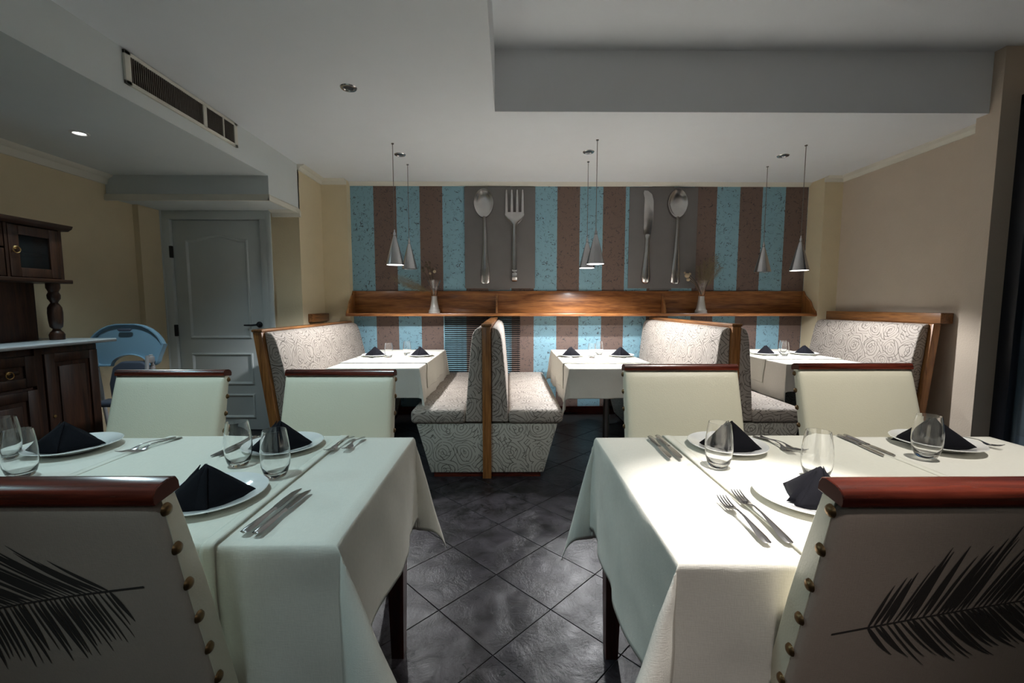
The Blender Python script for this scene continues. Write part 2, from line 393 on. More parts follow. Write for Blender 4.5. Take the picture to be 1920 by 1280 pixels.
# ceiling: main slab with a raised tray to the right
bc = bmesh.new()
box(bc, AX, RX+.1, 3.02, BY+.1, CZ, RZ+.2); box(bc, AX, -0.09, REAR, 3.02, CZ, RZ+.2); box(bc, -0.09, RX+.15, REAR, 3.02, RZ, RZ+.2)
cl = struct('ceiling', bc, M['ceiling'])
bc = bmesh.new()
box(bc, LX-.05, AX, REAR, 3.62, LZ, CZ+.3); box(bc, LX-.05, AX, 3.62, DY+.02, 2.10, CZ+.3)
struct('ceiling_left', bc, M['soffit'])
# crown mouldings
def crown(name, pts_prof, axis, a, b): return struct(name, prism(bmesh.new(), pts_prof, axis, a, b), M['crown'])
crown('trim_1', [(BY, CZ-.035), (BY-.012, CZ-.035), (BY-.02, CZ-.02), (BY-.045, CZ-.008), (BY-.05, CZ), (BY, CZ)], 0, BX0, 3.26)
crown('trim_2', [(RX, CZ-.05), (RX-.015, CZ-.05), (RX-.03, CZ-.022), (RX-.06, CZ-.01), (RX-.065, CZ), (RX, CZ)], 1, 3.1, 4.5)
crown('trim_3', [(LX, LZ-.075), (LX+.015, LZ-.075), (LX+.03, LZ-.03), (LX+.06, LZ-.015), (LX+.07, LZ), (LX, LZ)], 1, REAR, 3.62)
crown('trim_4', [(3.62, 2.075), (3.62, 2.13), (3.605, 2.125), (3.600, 2.10), (3.60, 2.075)], 0, LX, AX+.012)
crown('trim_5', [(DY, 2.045), (DY-.015, 2.045), (DY-.03, 2.08), (DY-.07, 2.09), (DY-.08, 2.10), (DY, 2.10)], 0, DW1+.02, AX+.02)
crown('trim_6', [(AX, 2.075), (AX+.014, 2.075), (AX+.014, 2.115), (AX, 2.13)], 1, 3.60, DY)
crown('trim_7', [(AX, CZ-.05), (AX+.015, CZ-.05), (AX+.03, CZ-.02), (AX+.06, CZ-.008), (AX+.065, CZ), (AX, CZ)], 1, DY, 4.62)
crown('trim_8', [(4.62, CZ-.05), (4.605, CZ-.05), (4.59, CZ-.02), (4.56, CZ-.008), (4.555, CZ), (4.62, CZ)], 0, AX, BX0)
crown('trim_9', [(4.48, CZ-.05), (4.465, CZ-.05), (4.45, CZ-.02), (4.42, CZ-.008), (4.415, CZ), (4.48, CZ)], 0, 3.25, RX)
struct('baseboard_back', B(BX0, 3.26, BY-.015, BY, 0, .09), M['mahog'])
# window on the right: dark night glass
wn = struct('window_1', bmesh.new(), M['black'])
bw = bmesh.new()
for y0, y1 in ((2.86, 2.95), (1.55, 1.62), (0.2, 0.29)): box(bw, RX-.02, RX+.07, y0, y1, 0, 2.62, .004)
box(bw, RX-.02, RX+.07, 0.2, 2.95, 2.55, 2.62, .004); box(bw, RX-.02, RX+.07, 0.2, 2.95, 0, .12, .004)
obj('window_frame', bw, M['black'], wn)
for y0, y1 in ((1.62, 2.86), (.29, 1.55)): obj('pane', B(RX+.03, RX+.038, y0, y1, .12, 2.55), M['pane'], wn)
# outside the window: pavement and an opposite wall washed by a blue street light
struct('pavement_outside', B(RX+.15, 9, -3, 8, -.3, -.05), plain('night_pavement', (.05, .06, .08), .8))
struct('wall_opposite', B(8, 8.2, -4, 9, -.3, 5), plain('blue_lit_render', (.10, .28, .42), .8))
l = bpy.data.lights.new('street_light', 'POINT'); l.energy = 22; l.color = (.1, .5, 1); l.shadow_soft_size = .05
o = bpy.data.objects.new('street_light', l); C.objects.link(o); o.location = (7.2, 3.4, 3.4)
struct('column_outside', B(5.0, 5.35, 3.95, 4.15, -.3, 4), M['black'])

# door 1
d = struct('door_1', bmesh.new(), M['door'])
fx0, fx1, dz = -3.17, -2.335, 2.02
fb = bmesh.new()
box(fb, DW0, fx0, DY-.025, DY+.06, 0, 2.10, .006); box(fb, fx1, DW1, DY-.025, DY+.06, 0, 2.10, .006); box(fb, DW0, DW1, DY-.026, DY+.06, dz, 2.10, .006)
box(fb, fx1+.065, DW1+.012, DY-.034, DY-.02, 0, 2.10, .004); box(fb, DW0-.01, DW0+.03, DY-.034, DY-.02, 0, 2.10, .004)
obj('door_frame', fb, M['door'], d)
ly = DY + 0.0
lb = B(fx0+.004, fx1-.004, ly+.004, ly+.045, .005, dz-.004, .002)
leaf = obj('door_leaf', lb, M['door'], d)
def panel_strip(poly):   # raised moulding following a closed outline in x, z
    bm = bmesh.new(); n = len(poly); cxm = sum(p[0] for p in poly)/n; czm = sum(p[1] for p in poly)/n
    rings = []
    for off, yy in ((0, 0.005), (.006, -.008), (.014, -.010), (.022, -.004), (.030, 0.005)):
        ring = []
        for i, p in enumerate(poly):
            a = Vector(poly[i-1]); b = Vector(p); c = Vector(poly[(i+1) % n])
            n1 = Vector((-(b-a).y, (b-a).x)).normalized(); n2 = Vector((-(c-b).y, (c-b).x)).normalized()
            nn = (n1+n2).normalized(); k = off/max(.4, nn.dot(n1))
            ring.append(bm.verts.new((b.x+nn.x*k, ly+yy, b.y+nn.y*k)))
        rings.append(ring)
    for a, b in zip(rings, rings[1:]):
        for i in range(n): bm.faces.new((a[i], a[(i+1) % n], b[(i+1) % n], b[i]))
    return bm
px0, px1 = fx0+.115, fx1-.13
top = [(px0 + (px1-px0)*t, 1.84 + .045*math.sin(PI*min(1, max(0, (t-.12)/.76)))**1.5) for t in [i/14 for i in range(14, -1, -1)]]
obj('upper_panel', panel_strip([(px0, .90), (px1, .90)] + top), M['door'], d)
obj('middle_panel', panel_strip([(px0, .45), (px1, .45), (px1, .76), (px0, .76)]), M['door'], d)
obj('lower_panel', panel_strip([(px0, .12), (px1, .12), (px1, .36), (px0, .36)]), M['door'], d)
hb = bmesh.new(); 
lathe(hb, [(0, 0), (.028, 0), (.028, .008), (.012, .012), (.011, .05), (0, .05)], 18)
hb.transform(Matrix.Translation((fx1-.055, ly+.004, 1.035)) @ Matrix.Rotation(PI/2, 4, 'X'))
tube(hb, [(fx1-.055, ly-.045, 1.035), (fx1-.10, ly-.047, 1.03), (fx1-.175, ly-.045, 1.03)], [.009, .009, .007])
obj('door_handle', hb, M['black'], d)['label'] = 'lever handle of dark brushed metal'
for z in (1.72, 0.98, .25): obj('hinge', B(fx0-.012, fx0+.012, ly-.034, ly-.008, z-.055, z+.055, .004), M['dark'], d)

# air vent in the bulkhead
v = thing('air_vent', 'long white framed air grille with dark vertical slats in the left bulkhead', 'vent', (AX, 2.75, 2.44))
fb = bmesh.new(); y0, y1, z0, z1 = -.44, .47, -.085, .082
for a in ((y0, y1, z1-.02, z1), (y0, y1, z0, z0+.02), (y0, y0+.035, z0, z1), (y1-.035, y1, z0, z1), (.125, .155, z0+.01, z1-.01), (.315, .325, z0+.01, z1-.01)):
    box(fb, .0, .014, a[0], a[1], a[2], a[3], .002)
obj('frame', fb, M['crown'], v)
obj('backing', B(.0005, .002, y0+.02, y1-.02, z0+.01, z1-.01), M['dark'], v)
k = y0 + .045; sm = None
while k < y1 - .035:
    if sm is None: s_ = obj('slat', B(.002, .011, -.0018, .0018, z0+.02, z1-.02), M['ventslat'], v); sm = s_.data
    else: s_ = bpy.data.objects.new('slat', sm); C.objects.link(s_); s_.parent = v
    s_.location = (0, k, 0); k += .0135

# downlights
def downlight(x, y, z, lit, label):
    t = thing('downlight', label, 'ceiling light', (x, y, z), 0, 'recessed ceiling downlights')
    obj('trim_ring', lathe(bmesh.new(), [(.030, -.001), (.034, -.006), (.046, -.005), (.050, 0), (.030, 0)], 28), M['alu'] if not lit else M['white'], t)
    obj('bulb', lathe(bmesh.new(), [(0, -.0035), (.02, -.0035), (.030, -.0015), (.030, 0), (0, 0)], 20), M['bulb'] if lit else M['bulb_off'], t)
    return t
downlight(-2.65, 2.76, LZ, True, 'lit round downlight in the low ceiling on the left')
downlight(-.965, 2.71, CZ, False, 'dark round downlight left of centre in the ceiling, nearest the camera')
downlight(-.945, 3.86, CZ, False, 'small dark downlight beside the left pair of pendant cords')
downlight(.69, 3.78, CZ, False, 'small round downlight beside the middle pair of pendant cords')
downlight(2.42, 3.86, CZ, False, 'small dark downlight beside the right pair of pendant cords')

# pendants
def pendant(x, y, zb, lit, label, w=78):
    t = thing('pendant_lamp', label, 'pendant light', (x, y, zb), 0, 'conical pendant lamps')
    obj('lamp_shade', lathe(bmesh.new(), [(.074, 0), (.066, .03), (.040, .135), (.013, .232), (.009, .24), (.011, .235-.004), (.036, .13), (.062, .03), (.071, 0)], 36), M['alu'], t)
    obj('cap', lathe(bmesh.new(), [(0, .290), (.005, .288), (.006, .268), (.011, .262), (.012, .24), (0, .236)], 20), M['alu'], t)
    obj('cord', tube(bmesh.new(), [(0, 0, .285), (0, 0, CZ-zb)], .0028, 6), M['cord'], t)
    obj('canopy', lathe(bmesh.new(), [(.0, -.006), (.010, -.006), (.012, 0), (0, 0)], 16, (0, 0, CZ-zb)), M['alu'], t)
    obj('bulb', lathe(bmesh.new(), [(0, .0015), (.069, .0015), (.066, .010), (0, .011)], 24), M['bulb'] if lit else M['bulb_off'], t)
    if lit:
        s = spot('pendant_light', (x, y, zb-.004), (x, y, 0), w, 150, .35, (.97, .98, 1), .03)
pendant(-.94, 3.60, 1.553, True, 'lit aluminium cone pendant over the left booth table, nearer of its pair')
pendant(-.94, 4.12, 1.565, False, 'unlit cone pendant behind the lit one over the left booth table')
pendant(.71, 3.51, 1.553, True, 'lit cone pendant over the middle booth table, nearer and further right of the two')
pendant(.735, 4.03, 1.565, True, 'lit cone pendant over the middle booth table, farther and partly behind its twin')
pendant(2.45, 3.61, 1.51, True, 'lit cone pendant in front of the right pilaster over the right booth table')
pendant(2.46, 4.15, 1.54, False, 'unlit cone pendant against the blue stripe over the right booth table')

# ------------------------------------------------------------------ back wall: shelf, artworks, grille
sh = thing('wall_shelf', 'long orange oak wall shelf across the striped back wall', 'shelf', (0, BY, 0))
obj('back_board', B(BX0+.02, 3.24, -.022, -.001, 1.135, 1.375, .003), M['oak'], sh)
obj('shelf_board', B(BX0-.0, 3.258, -.24, -.001, 1.105, 1.135, .003), M['oak'], sh)
for x in (BX0+.002, 3.235):
    obj('end_bracket', prism(bmesh.new(), [(-.001, 1.135), (-.235, 1.135), (-.235, 1.15), (-.19, 1.19), (-.15, 1.26), (-.06, 1.33), (-.03, 1.375), (-.001, 1.375)], 0, x, x+.022, .003), M['oak_z'], sh)
for x in (-.135, 1.68):
    obj('divider', prism(bmesh.new(), [(-.022, 1.135), (-.14, 1.135), (-.12, 1.2), (-.05, 1.32), (-.022, 1.345)], 0, x, x+.022, .003), M['oak_z'], sh)
def ring_sheet(sections, ny=8, th=.0):  # sections: list of (z, halfwidth, xc, y_center, dish)
    bm = bmesh.new(); rows = []
    for z, w, xc, y, dish in sections:
        rows.append([bm.verts.new((xc + w*math.cos(PI - PI*i/ny), y - dish*math.sin(PI*i/ny), z)) for i in range(ny+1)])
    for a, b in zip(rows, rows[1:]):
        for i in range(ny): bm.faces.new((a[i], a[i+1], b[i+1], b[i]))
    bm.faces.new(rows[0]) ; bm.faces.new(rows[-1])
    for r0, r1 in zip(rows, rows[1:]): bm.faces.new((r0[0], r1[0], r1[-1], r0[-1]))
    return bm
def big_spoon(xc):
    bm = ring_sheet([(1.455, .030, xc+.01, 0, .012), (1.47, .050, xc+.01, 0, .016), (1.62, .046, xc+.012, 0, .02), (1.80, .030, xc+.012, -.005, .02), (2.00, .020, xc+.01, -.012, .018), (2.10, .017, xc+.008, -.02, .014), (2.17, .020, xc+.004, -.03, .012)], 10)
    # bowl: concave ellipse dish with a rolled rim
    cz, a, b = 2.305, .108, .160
    n, rn = 32, 7
    rows = []
    prof = [(1.0, -.020), (.97, -.034), (.92, -.032), (.8, -.018), (.6, -.006), (.35, -.001), (0.001, 0.0)]
    for s, y in prof:
        rows.append([bm.verts.new((xc + a*s*math.cos(2*PI*i/n)*(1-.12*(-math.sin(2*PI*i/n)) if math.sin(2*PI*i/n) < 0 else 1), y-.006, cz + b*s*math.sin(2*PI*i/n)*(1.0 if math.sin(2*PI*i/n) > 0 else .95))) for i in range(n)])
    base = [bm.verts.new((v.co.x*1.0, -.0015, v.co.z)) for v in rows[0]]
    rows.insert(0, base)
    for r0, r1 in zip(rows, rows[1:]):
        for i in range(n): bm.faces.new((r0[i], r0[(i+1) % n], r1[(i+1) % n], r1[i]))
    bm.faces.new(rows[-1])
    return bm
def big_fork(xc):
    bm = ring_sheet([(1.60, .026, xc, -.012, .012), (1.75, .028, xc, -.016, .014), (1.95, .025, xc, -.02, .014), (2.08, .026, xc, -.03, .014), (2.11, .06, xc, -.032, .014), (2.15, .092, xc, -.032, .012), (2.19, .103, xc, -.028, .010), (2.215, .104, xc, -.022, .010)], 10)
    for k in range(4):
        x = xc - .0865 + k*.0577
        merge(bm, ring_sheet([(2.20, .0175, x, -.022, .010), (2.28, .0165, x, -.014, .010), (2.40, .0135, x, -.016, .010), (2.445, .009, x, -.02, .006), (2.452, .004, x, -.02, .004)], 8))
    # curled handle end standing off the panel
    pts = [(1.61, -.012), (1.585, -.018), (1.57, -.04), (1.55, -.055), (1.52, -.056), (1.49, -.045), (1.475, -.03)]
    prism(bm, [(y-.006, z) for z, y in pts] + [(y+.008, z) for z, y in reversed(pts)], 0, xc-.027, xc+.027, .004)
    return bm
def big_knife(xc):
    bm = ring_sheet([(1.455, .020, xc-.01, 0, .02), (1.475, .045, xc-.01, 0, .034), (1.53, .052, xc-.01, 0, .038), (1.65, .042, xc-.008, 0, .036), (1.80, .030, xc-.002, 0, .03), (1.93, .026, xc, 0, .026), (1.965, .032, xc, 0, .028), (1.985, .030, xc, 0, .022)], 12)
    pl = [(xc-.045, 1.985), (xc+.035, 1.985), (xc+.052, 2.06), (xc+.058, 2.2), (xc+.055, 2.34), (xc+.035, 2.41), (xc-.01, 2.445), (xc-.052, 2.45), (xc-.06, 2.42), (xc-.045, 2.36), (xc-.05, 2.2), (xc-.05, 2.06)]
    b2 = bmesh.new(); prism(b2, [(p[0], p[1]) for p in pl], 1, -.018, -.004, .004); merge(bm, b2); return bm
def artwork(x0, x1, label, parts):
    t = thing('wall_panel_art', label, 'wall art', (0, BY-.002, 0), 0, 'grey cutlery panels on the striped wall')
    obj('panel', B(x0, x1, -.012, -.001, 1.405, 2.487, .002), M['art'], t)
    for nm, fn, xc in parts:
        o = obj(nm, fn(xc), M['silver'], t); o.location = (0, -.0115, 0)
    for z0, z1 in ((2.487, 2.5), (1.385, 1.405)):
        obj('mounting_strip', B((x0+x1)/2-.13, (x0+x1)/2+.11, -.008, -.001, z0, z1), M['art'], t)
artwork(-.472, .292, 'grey wall panel with a large silver spoon and fork', [('spoon', big_spoon, -.262), ('fork', big_fork, .068)])
artwork(1.312, 2.052, 'grey wall panel with a large silver knife and spoon', [('knife', big_knife, 1.513), ('spoon', big_spoon, 1.822)])
gr = thing('wall_grille', 'striped horizontal slat grille under the shelf behind the double bench', 'grille', (0, BY-.002, 0))
obj('backing', B(-.70, .13, -.004, -.001, .30, 1.10), M['dark'], gr)
sm = None
for k in range(34):
    if sm is None: s_ = obj('slat', prism(bmesh.new(), [(-.004, .002), (-.020, -.0045), (-.020, -.0075), (-.004, -.001)], 0, -.70, .13), M['stripes'], gr, smooth=False); sm = s_.data
    else: s_ = bpy.data.objects.new('slat', sm); C.objects.link(s_); s_.parent = gr
    s_.location = (0, 0, 1.092 - k*.0228)
obj('side_rail', B(-.715, -.70, -.022, -.001, .30, 1.103, .002), M['stripes'], gr)

# vases with dried stems
def vase(x, label):
    t = thing('vase', label, 'vase', (x, BY-.13, 1.1355))
    obj('foot', lathe(bmesh.new(), [(0, 0), (.062, 0), (.064, .008), (.058, .016), (.062, .024), (.056, .034), (.050, .040), (.040, .09), (.031, .145), (.030, .18), (0, .18)], 32), M['crackle'], t)['label'] = 'crackled silver foot'
    obj('bowl', lathe(bmesh.new(), [(.001, .182), (.030, .182), (.031, .20), (.040, .26), (.057, .315), (.074, .35), (.072, .351), (.054, .315), (.036, .26), (.027, .20), (.024, .19), (.001, .189)], 32), M['glass'], t)['label'] = 'flared clear glass top'
    return t
vase(-.79, 'flared glass vase with silver foot at the left end of the shelf')
vase(2.075, 'flared glass vase with silver foot at the right end of the shelf')
def feather_stalk(bm, p0, p1, bend, n=26, ln=.07, r=.0016, seed=1):
    rnd = random.Random(seed)
    p0 = Vector(p0); p1 = Vector(p1); pts = []
    for i in range(9):
        t = i/8; pts.append(p0.lerp(p1, t) + Vector(bend)*math.sin(PI*t/2)*t)
    tube(bm, pts, [r*(1.3-.8*i/8) for i in range(9)], 5)
    for i in range(n):
        t = .35 + .65*i/n; k = min(7, int(t*8)); q = pts[k].lerp(pts[k+1], t*8-k); d = (pts[k+1]-pts[k]).normalized()
        for s in (-1, 1):
            side = Vector((d.z, 0, -d.x)).normalized()*s + Vector((0, rnd.uniform(-.5, .5), 0))
            e = q + (d*.9 + side*.75).normalized()*ln*rnd.uniform(.6, 1.0)*(1-.4*abs(t-.6))
            m = q.lerp(e, .5) + Vector((0, 0, rnd.uniform(-.004, .004)))
            tube(bm, [q, m, e], [.0023, .0018, .0008], 3)
def pods(bm, lst):
    for p, r in lst:
        b2 = bmesh.new(); bmesh.ops.create_icosphere(b2, subdivisions=2, radius=r)
        for vv in b2.verts: vv.co *= 1 + .15*noise.noise(vv.co*90)
        merge(bm, b2, Matrix.Translation(p))
t = thing('dried_stems', 'wispy dried grass and dark pods leaning left out of the left vase', 'dried flowers', (-.79, BY-.13, 1.33))
b_ = bmesh.new()
for k, (dx, dz) in enumerate(((-.33, .17), (-.38, .21), (-.36, .26), (-.27, .15), (-.42, .24))): feather_stalk(b_, (0, 0, 0), (dx*.6, random.uniform(-.05, .05), dz), (dx*.45, 0, -.06), 20, .055, .001, k)
obj('grass', b_, M['straw'], t)
b_ = bmesh.new()
for e in ((-.08, .01, .31), (-.04, -.02, .34), (-.12, .02, .28), (-.02, .02, .27), (-.10, -.03, .25)): tube(b_, [(0, 0, .0), (e[0]*.4, e[1]*.5, e[2]*.5), e], .0034, 6)
obj('stem', b_, M['darkstem'], t)
b_ = bmesh.new(); pods(b_, [((-.08, .01, .31), .020), ((-.04, -.02, .345), .014), ((-.12, .02, .285), .017), ((-.02, .02, .27), .018), ((-.10, -.03, .25), .016), ((-.05, 0, .285), .018), ((-.08, 0, .345), .012)])
obj('pod', b_, M['darkstem'], t)
b_ = bmesh.new(); pods(b_, [((.01, -.02, .245), .017), ((-.035, -.03, .225), .013)]); obj('pod', b_, M['pod'], t)
t = thing('dried_stems', 'bushy dried plume and pale pods rising out of the right vase', 'dried flowers', (2.075, BY-.13, 1.33))
b_ = bmesh.new()
for k, (dx, dz) in enumerate(((.06, .40), (.10, .42), (.13, .36), (.03, .37), (-.02, .32), (.14, .30), (.08, .34))): feather_stalk(b_, (0, 0, 0), (dx, random.uniform(-.05, .05), dz), (dx*.25, 0, -.01), 24, .06, .0013, 20+k)
obj('plume', b_, M['straw'], t)
b_ = bmesh.new()
for e in ((-.165, -.02, .20), (-.15, .0, .17), (-.13, .02, .215)): tube(b_, [(0, 0, .0), (e[0]*.4, e[1]*.5, e[2]*.6), e], .0042, 6)
obj('stem', b_, M['darkstem'], t)
b_ = bmesh.new(); pods(b_, [((-.17, -.02, .205), .026), ((-.148, 0, .165), .021), ((-.125, .02, .225), .014), ((-.185, 0, .235), .012)]); obj('pod', b_, M['pod'], t)

# ------------------------------------------------------------------ booth benches
def slope_poly(side, cx):  # backrest half outline in x, z
    p = [(0.031, .40), (.150, .40), (.146, .52), (.132, .70), (.118, .86), (.108, .96), (.098, 1.02), (.080, 1.052), (.055, 1.064), (.031, 1.066)]
    return [(cx + side*a, z) for a, z in p]
def double_bench(cx, label, y0=2.95, y1=4.66):
    t = thing('booth_bench', label, 'bench', (0, 0, 0), 0, 'upholstered booth benches')
    obj('base', prism(bmesh.new(), [(cx-.40, .035), (cx+.40, .035), (cx+.497, .385), (cx-.497, .385)], 1, y0, y1, .004), M['swirl_side'], t)
    obj('plinth', B(cx-.38, cx+.38, y0+.012, y1, 0, .035), M['mahog'], t)
    for s in (-1, 1):
        obj('backrest', prism(bmesh.new(), slope_poly(s, cx), 1, y0-.004, y1, .010, 3), M['swirl'], t)
        a, b = sorted((cx+s*.150, cx+s*.537))
        bm = B(a, b, y0-.012, y1, .386, .487, .032, 4)
        for v in bm.verts:
            if v.co.z > .45:
                v.co.z += .014*math.sin(PI*min(1, max(0, (v.co.x-a)/(b-a))))
        obj('seat_cushion', bm, M['swirl'], t)
    obj('post', B(cx-.030, cx+.030, y0-.030, y0+.03, .0, 1.073, .004), M['oak_z'], t)
    obj('top_rail', B(cx-.036, cx+.036, y0-.034, y1, 1.073, 1.092, .004), M['oak_y'], t)
    obj('core_board', B(cx-.030, cx+.030, y0+.03, y1, .387, 1.073), M['oak_y'], t)
    return t
double_bench(-.15, 'swirl patterned double booth bench in the middle with an oak centre post')
double_bench(1.575, 'swirl patterned double booth bench right of the middle booth table')
def single_bench(cx, s, lean, label, y0, y1, ztop, header):
    t = thing('booth_bench', label, 'bench', (0, 0, 0), 0, 'upholstered booth benches')
    def L(bm):
        for v in bm.verts:
            v.co.x += s*lean*(ztop - v.co.z)*(1 if v.co.z < ztop else 0)
        return bm
    k = ztop/1.066
    obj('backrest', L(prism(bmesh.new(), [(a, z*k) for a, z in slope_poly(s, cx)], 1, y0, y1, .010, 3)), M['swirl'], t)
    a, b = sorted((cx+s*.04, cx+s*.50))
    obj('base', prism(bmesh.new(), [(a, .035), (b, .035), (b+(.08 if s > 0 else 0), .385), (a-(.08 if s < 0 else 0), .385)], 1, y0, y1, .004), M['swirl_side'], t)
    obj('plinth', B(a, b, y0+.01, y1, 0, .035), M['mahog'], t)
    a, b = sorted((cx+s*.21, cx+s*.60))
    obj('seat_cushion', B(a, b, y0-.008, y1, .386, .487, .032, 4), M['swirl'], t)
    obj('post', L(B(cx-.03, cx+.03, y0-.03, y0+.03, 0, ztop, .004)), M['oak_z'], t)
    if not header:
        obj('top_rail', B(cx-.036, cx+.036, y0-.034, y1, ztop+.001, ztop+.018, .004), M['oak_y'], t)
    obj('core_board', L(B(cx-.03, cx+.03, y0+.03, y1, .387, ztop)), M['oak_y'], t)
    return t
t = single_bench(-1.715, 1, .13, 'swirl patterned bench end standing in front of the white door', 2.95, 4.60, 1.035, False)
obj('wall_block', B(AX+.001, AX+.05, 4.22, 4.60, 1.055, 1.135, .004), M['oak_y'], t)
t = single_bench(3.33, -1, .09, 'swirl patterned bench along the right wall under a thick wooden header', 3.31, 4.46, 1.075, True)
obj('header_board', B(3.345, RX-.004, 3.275, 4.47, 1.077, 1.16, .004), M['oak_y'], t)

# ------------------------------------------------------------------ tables and cloths
def smooth01(t): t = max(0, min(1, t)); return t*t*(3-2*t)
class Cloth:
    def __init__(s, x0, x1, y0, y1, zt, Lx, Ly, A=32, W=28, flare=.06, amp=.012, seed=0, push=(), freq=9.0, P0=None, AC=None):
        s.AC = AC or {}
        s.P0 = P0 or {}
        s.__dict__.update(x0=x0, x1=x1, y0=y0, y1=y1, zt=zt, Lx=Lx, Ly=Ly, A=A, W=W, flare=flare, amp=amp, seed=seed, push=push, freq=freq)
    def out(s, r, c, side):
        e = .006*(1-math.exp(-r/.006)) + s.flare*r
        w = s.amp*smooth01(r/.22)*(math.sin(c*s.freq+s.seed*1.7+side*2.1) + .6*math.sin(c*s.freq*2.3+s.seed+side))
        w += .006*noise.noise(Vector((c*14, r*10, s.seed*3.3+side*7)))*smooth01(r/.03)
        e += max(w, -e*.7)
        if side in (2, 3):
            for (xc, hw, am, sd) in s.push:
                if sd == side: e -= am*smooth01(r/.12)*(1-smooth01((abs(c-xc)-hw)/.10))
        return e
    def pt(s, u, v, off=0.0):
        x0, x1, y0, y1 = s.x0, s.x1, s.y0, s.y1
        sx = 1 if u > x1 else -1; sy = 1 if v > y1 else -1
        du = max(u-x1, x0-u, 0); dv = max(v-y1, y0-v, 0)
        cx = min(max(u, x0), x1); cy = min(max(v, y0), y1)
        if du == 0 and dv == 0:
            return Vector((u, v, s.zt+off + .0008*noise.noise(Vector((u*5, v*5, s.seed)))))
        if dv == 0: return Vector((cx+sx*(s.out(du, v, 0 if sx > 0 else 1)+off), v, s.zt+off - du*.99))
        if du == 0: return Vector((u, cy+sy*(s.out(dv, u, 2 if sy > 0 else 3)+off), s.zt+off - dv*.99))
        r = math.hypot(du, dv); ph = math.atan2(dv, du)
        a = math.radians(s.AC.get((sx, sy), s.A))*math.sin(2*ph)**.7 if 0 < ph < PI/2 else 0
        psi = math.radians(s.P0.get((sx, sy), 45) + s.W*(1-2*ph/(PI/2)))
        deg = math.degrees(ph); grv = r*.085*(math.exp(-((deg-82)/5)**2) + math.exp(-((deg-8)/5)**2))
        ox = s.out(r, cy, 0 if sx > 0 else 1)*math.cos(ph); oy = s.out(r, cx, 2 if sy > 0 else 3)*math.sin(ph)
        h = r*math.sin(a) - grv
        return Vector((cx + sx*(ox+off*math.cos(ph) + h*math.cos(psi)), cy + sy*(oy+off*math.sin(ph) + h*math.sin(psi)), s.zt+off - r*.99*math.cos(a)))
    def grid(s, us, vs, off=0.0):
        bm = bmesh.new(); rows = [[bm.verts.new(s.pt(u, v, off)) for v in vs] for u in us]
        for a, b in zip(rows, rows[1:]):
            for i in range(len(vs)-1): bm.faces.new((a[i], a[i+1], b[i+1], b[i]))
        return bm
def span(a, b, L, n_in, edge=True):
    e = [.002, .005, .009, .016, .03, .05] + [.05 + (L-.05)*i/22 for i in range(1, 23)]
    return [a-x for x in reversed(e)] + [a + (b-a)*i/n_in for i in range(n_in+1)] + [b+x for x in e]
def thick(o, t=.0018):
    m = o.modifiers.new('thickness', 'SOLIDIFY'); m.thickness = t; m.offset = -1 if False else 1
    return o
def tablecloth(c, label, group):
    o = obj('tablecloth', c.grid(span(c.x0, c.x1, c.Lx, 40), span(c.y0, c.y1, c.Ly, 30)), M['cloth'], None, angle=80)
    # hem stitching line is left to the weave
    thick(o); return tag(o, label, 'tablecloth', group)
def topper(c, a, b, axis, L, label, extra=.0):
    n = 18; w = [a + (b-a)*i/n for i in range(n+1)]
    if axis == 1: us, vs = w, span(c.y0, c.y1, L, 30)
    else: us, vs = span(c.x0, c.x1, L, 30), w
    o = obj('table_topper', c.grid(us, vs, .0045), M['runner'], None, angle=80); thick(o, .0018)
    for p, q in ((a, a+.026), (b-.026, b)):
        w = [p + (q-p)*i/3 for i in range(4)]
        h = obj('hem', c.grid(*((w, vs) if axis == 1 else (us, w)), .0066), M['runner'], o, angle=80); thick(h, .0009)
    return tag(o, label, 'tablecloth', 'ivory topper cloths')
ZT = .76
def near_table(x0, x1, y0, y1, label):
    t = thing('dining_table', label, 'table', ((x0+x1)/2, (y0+y1)/2, 0))
    hx, hy = (x1-x0)/2-.006, (y1-y0)/2-.006
    obj('tabletop', B(-hx, hx, -hy, hy, .725, ZT-.004, .003), M['mahog'], t)
    for sx in (-1, 1):
        for sy in (-1, 1):
            cx, cy = sx*(hx-.045), sy*(hy-.05)
            bm = bmesh.new()
            v = []
            for z, h in ((0, .021), (.35, .028), (.725, .036)): v += [(cx-h, cy-h, z), (cx+h, cy-h, z), (cx+h, cy+h, z), (cx-h, cy+h, z)]
            add(bm, v, [(0, 1, 2, 3), (8, 9, 10, 11)] + [(4*k+i, 4*k+(i+1) % 4, 4*k+4+(i+1) % 4, 4*k+4+i) for k in range(2) for i in range(4)])
            obj('leg', bm, M['darkleg'], t)
    return t
near_table(-1.60, -.333, .79, 1.46, 'dark legged dining table on the left under a cream cloth')
near_table(.306, 1.69, .725, 1.45, 'dark legged dining table on the right under a cream cloth')
cL = Cloth(-1.60, -.333, .79, 1.46, ZT, .30, .34, A=26, W=38, flare=.03, amp=.010, seed=2, P0={(1, -1): 22, (1, 1): 30}, AC={(1, 1): 13}, push=((-.74, .08, .04, 3),))
tablecloth(cL, 'cream tablecloth over the near left table set with black napkins', 'cream tablecloths')
topper(cL, -1.18, -.560, 1, .21, 'ivory topper cloth across the near left table with a hemmed overhang')
cR = Cloth(.306, 1.69, .725, 1.45, ZT, .34, .38, A=24, W=38, flare=.03, amp=.010, seed=5, P0={(-1, -1): 28, (-1, 1): 30}, AC={(-1, 1): 13}, push=((.72, .12, .05, 3),))
tablecloth(cR, 'cream tablecloth over the near right table under a bright spotlight', 'cream tablecloths')
topper(cR, .54, 1.172, 1, .22, 'ivory topper cloth across the near right table between two thin seams')
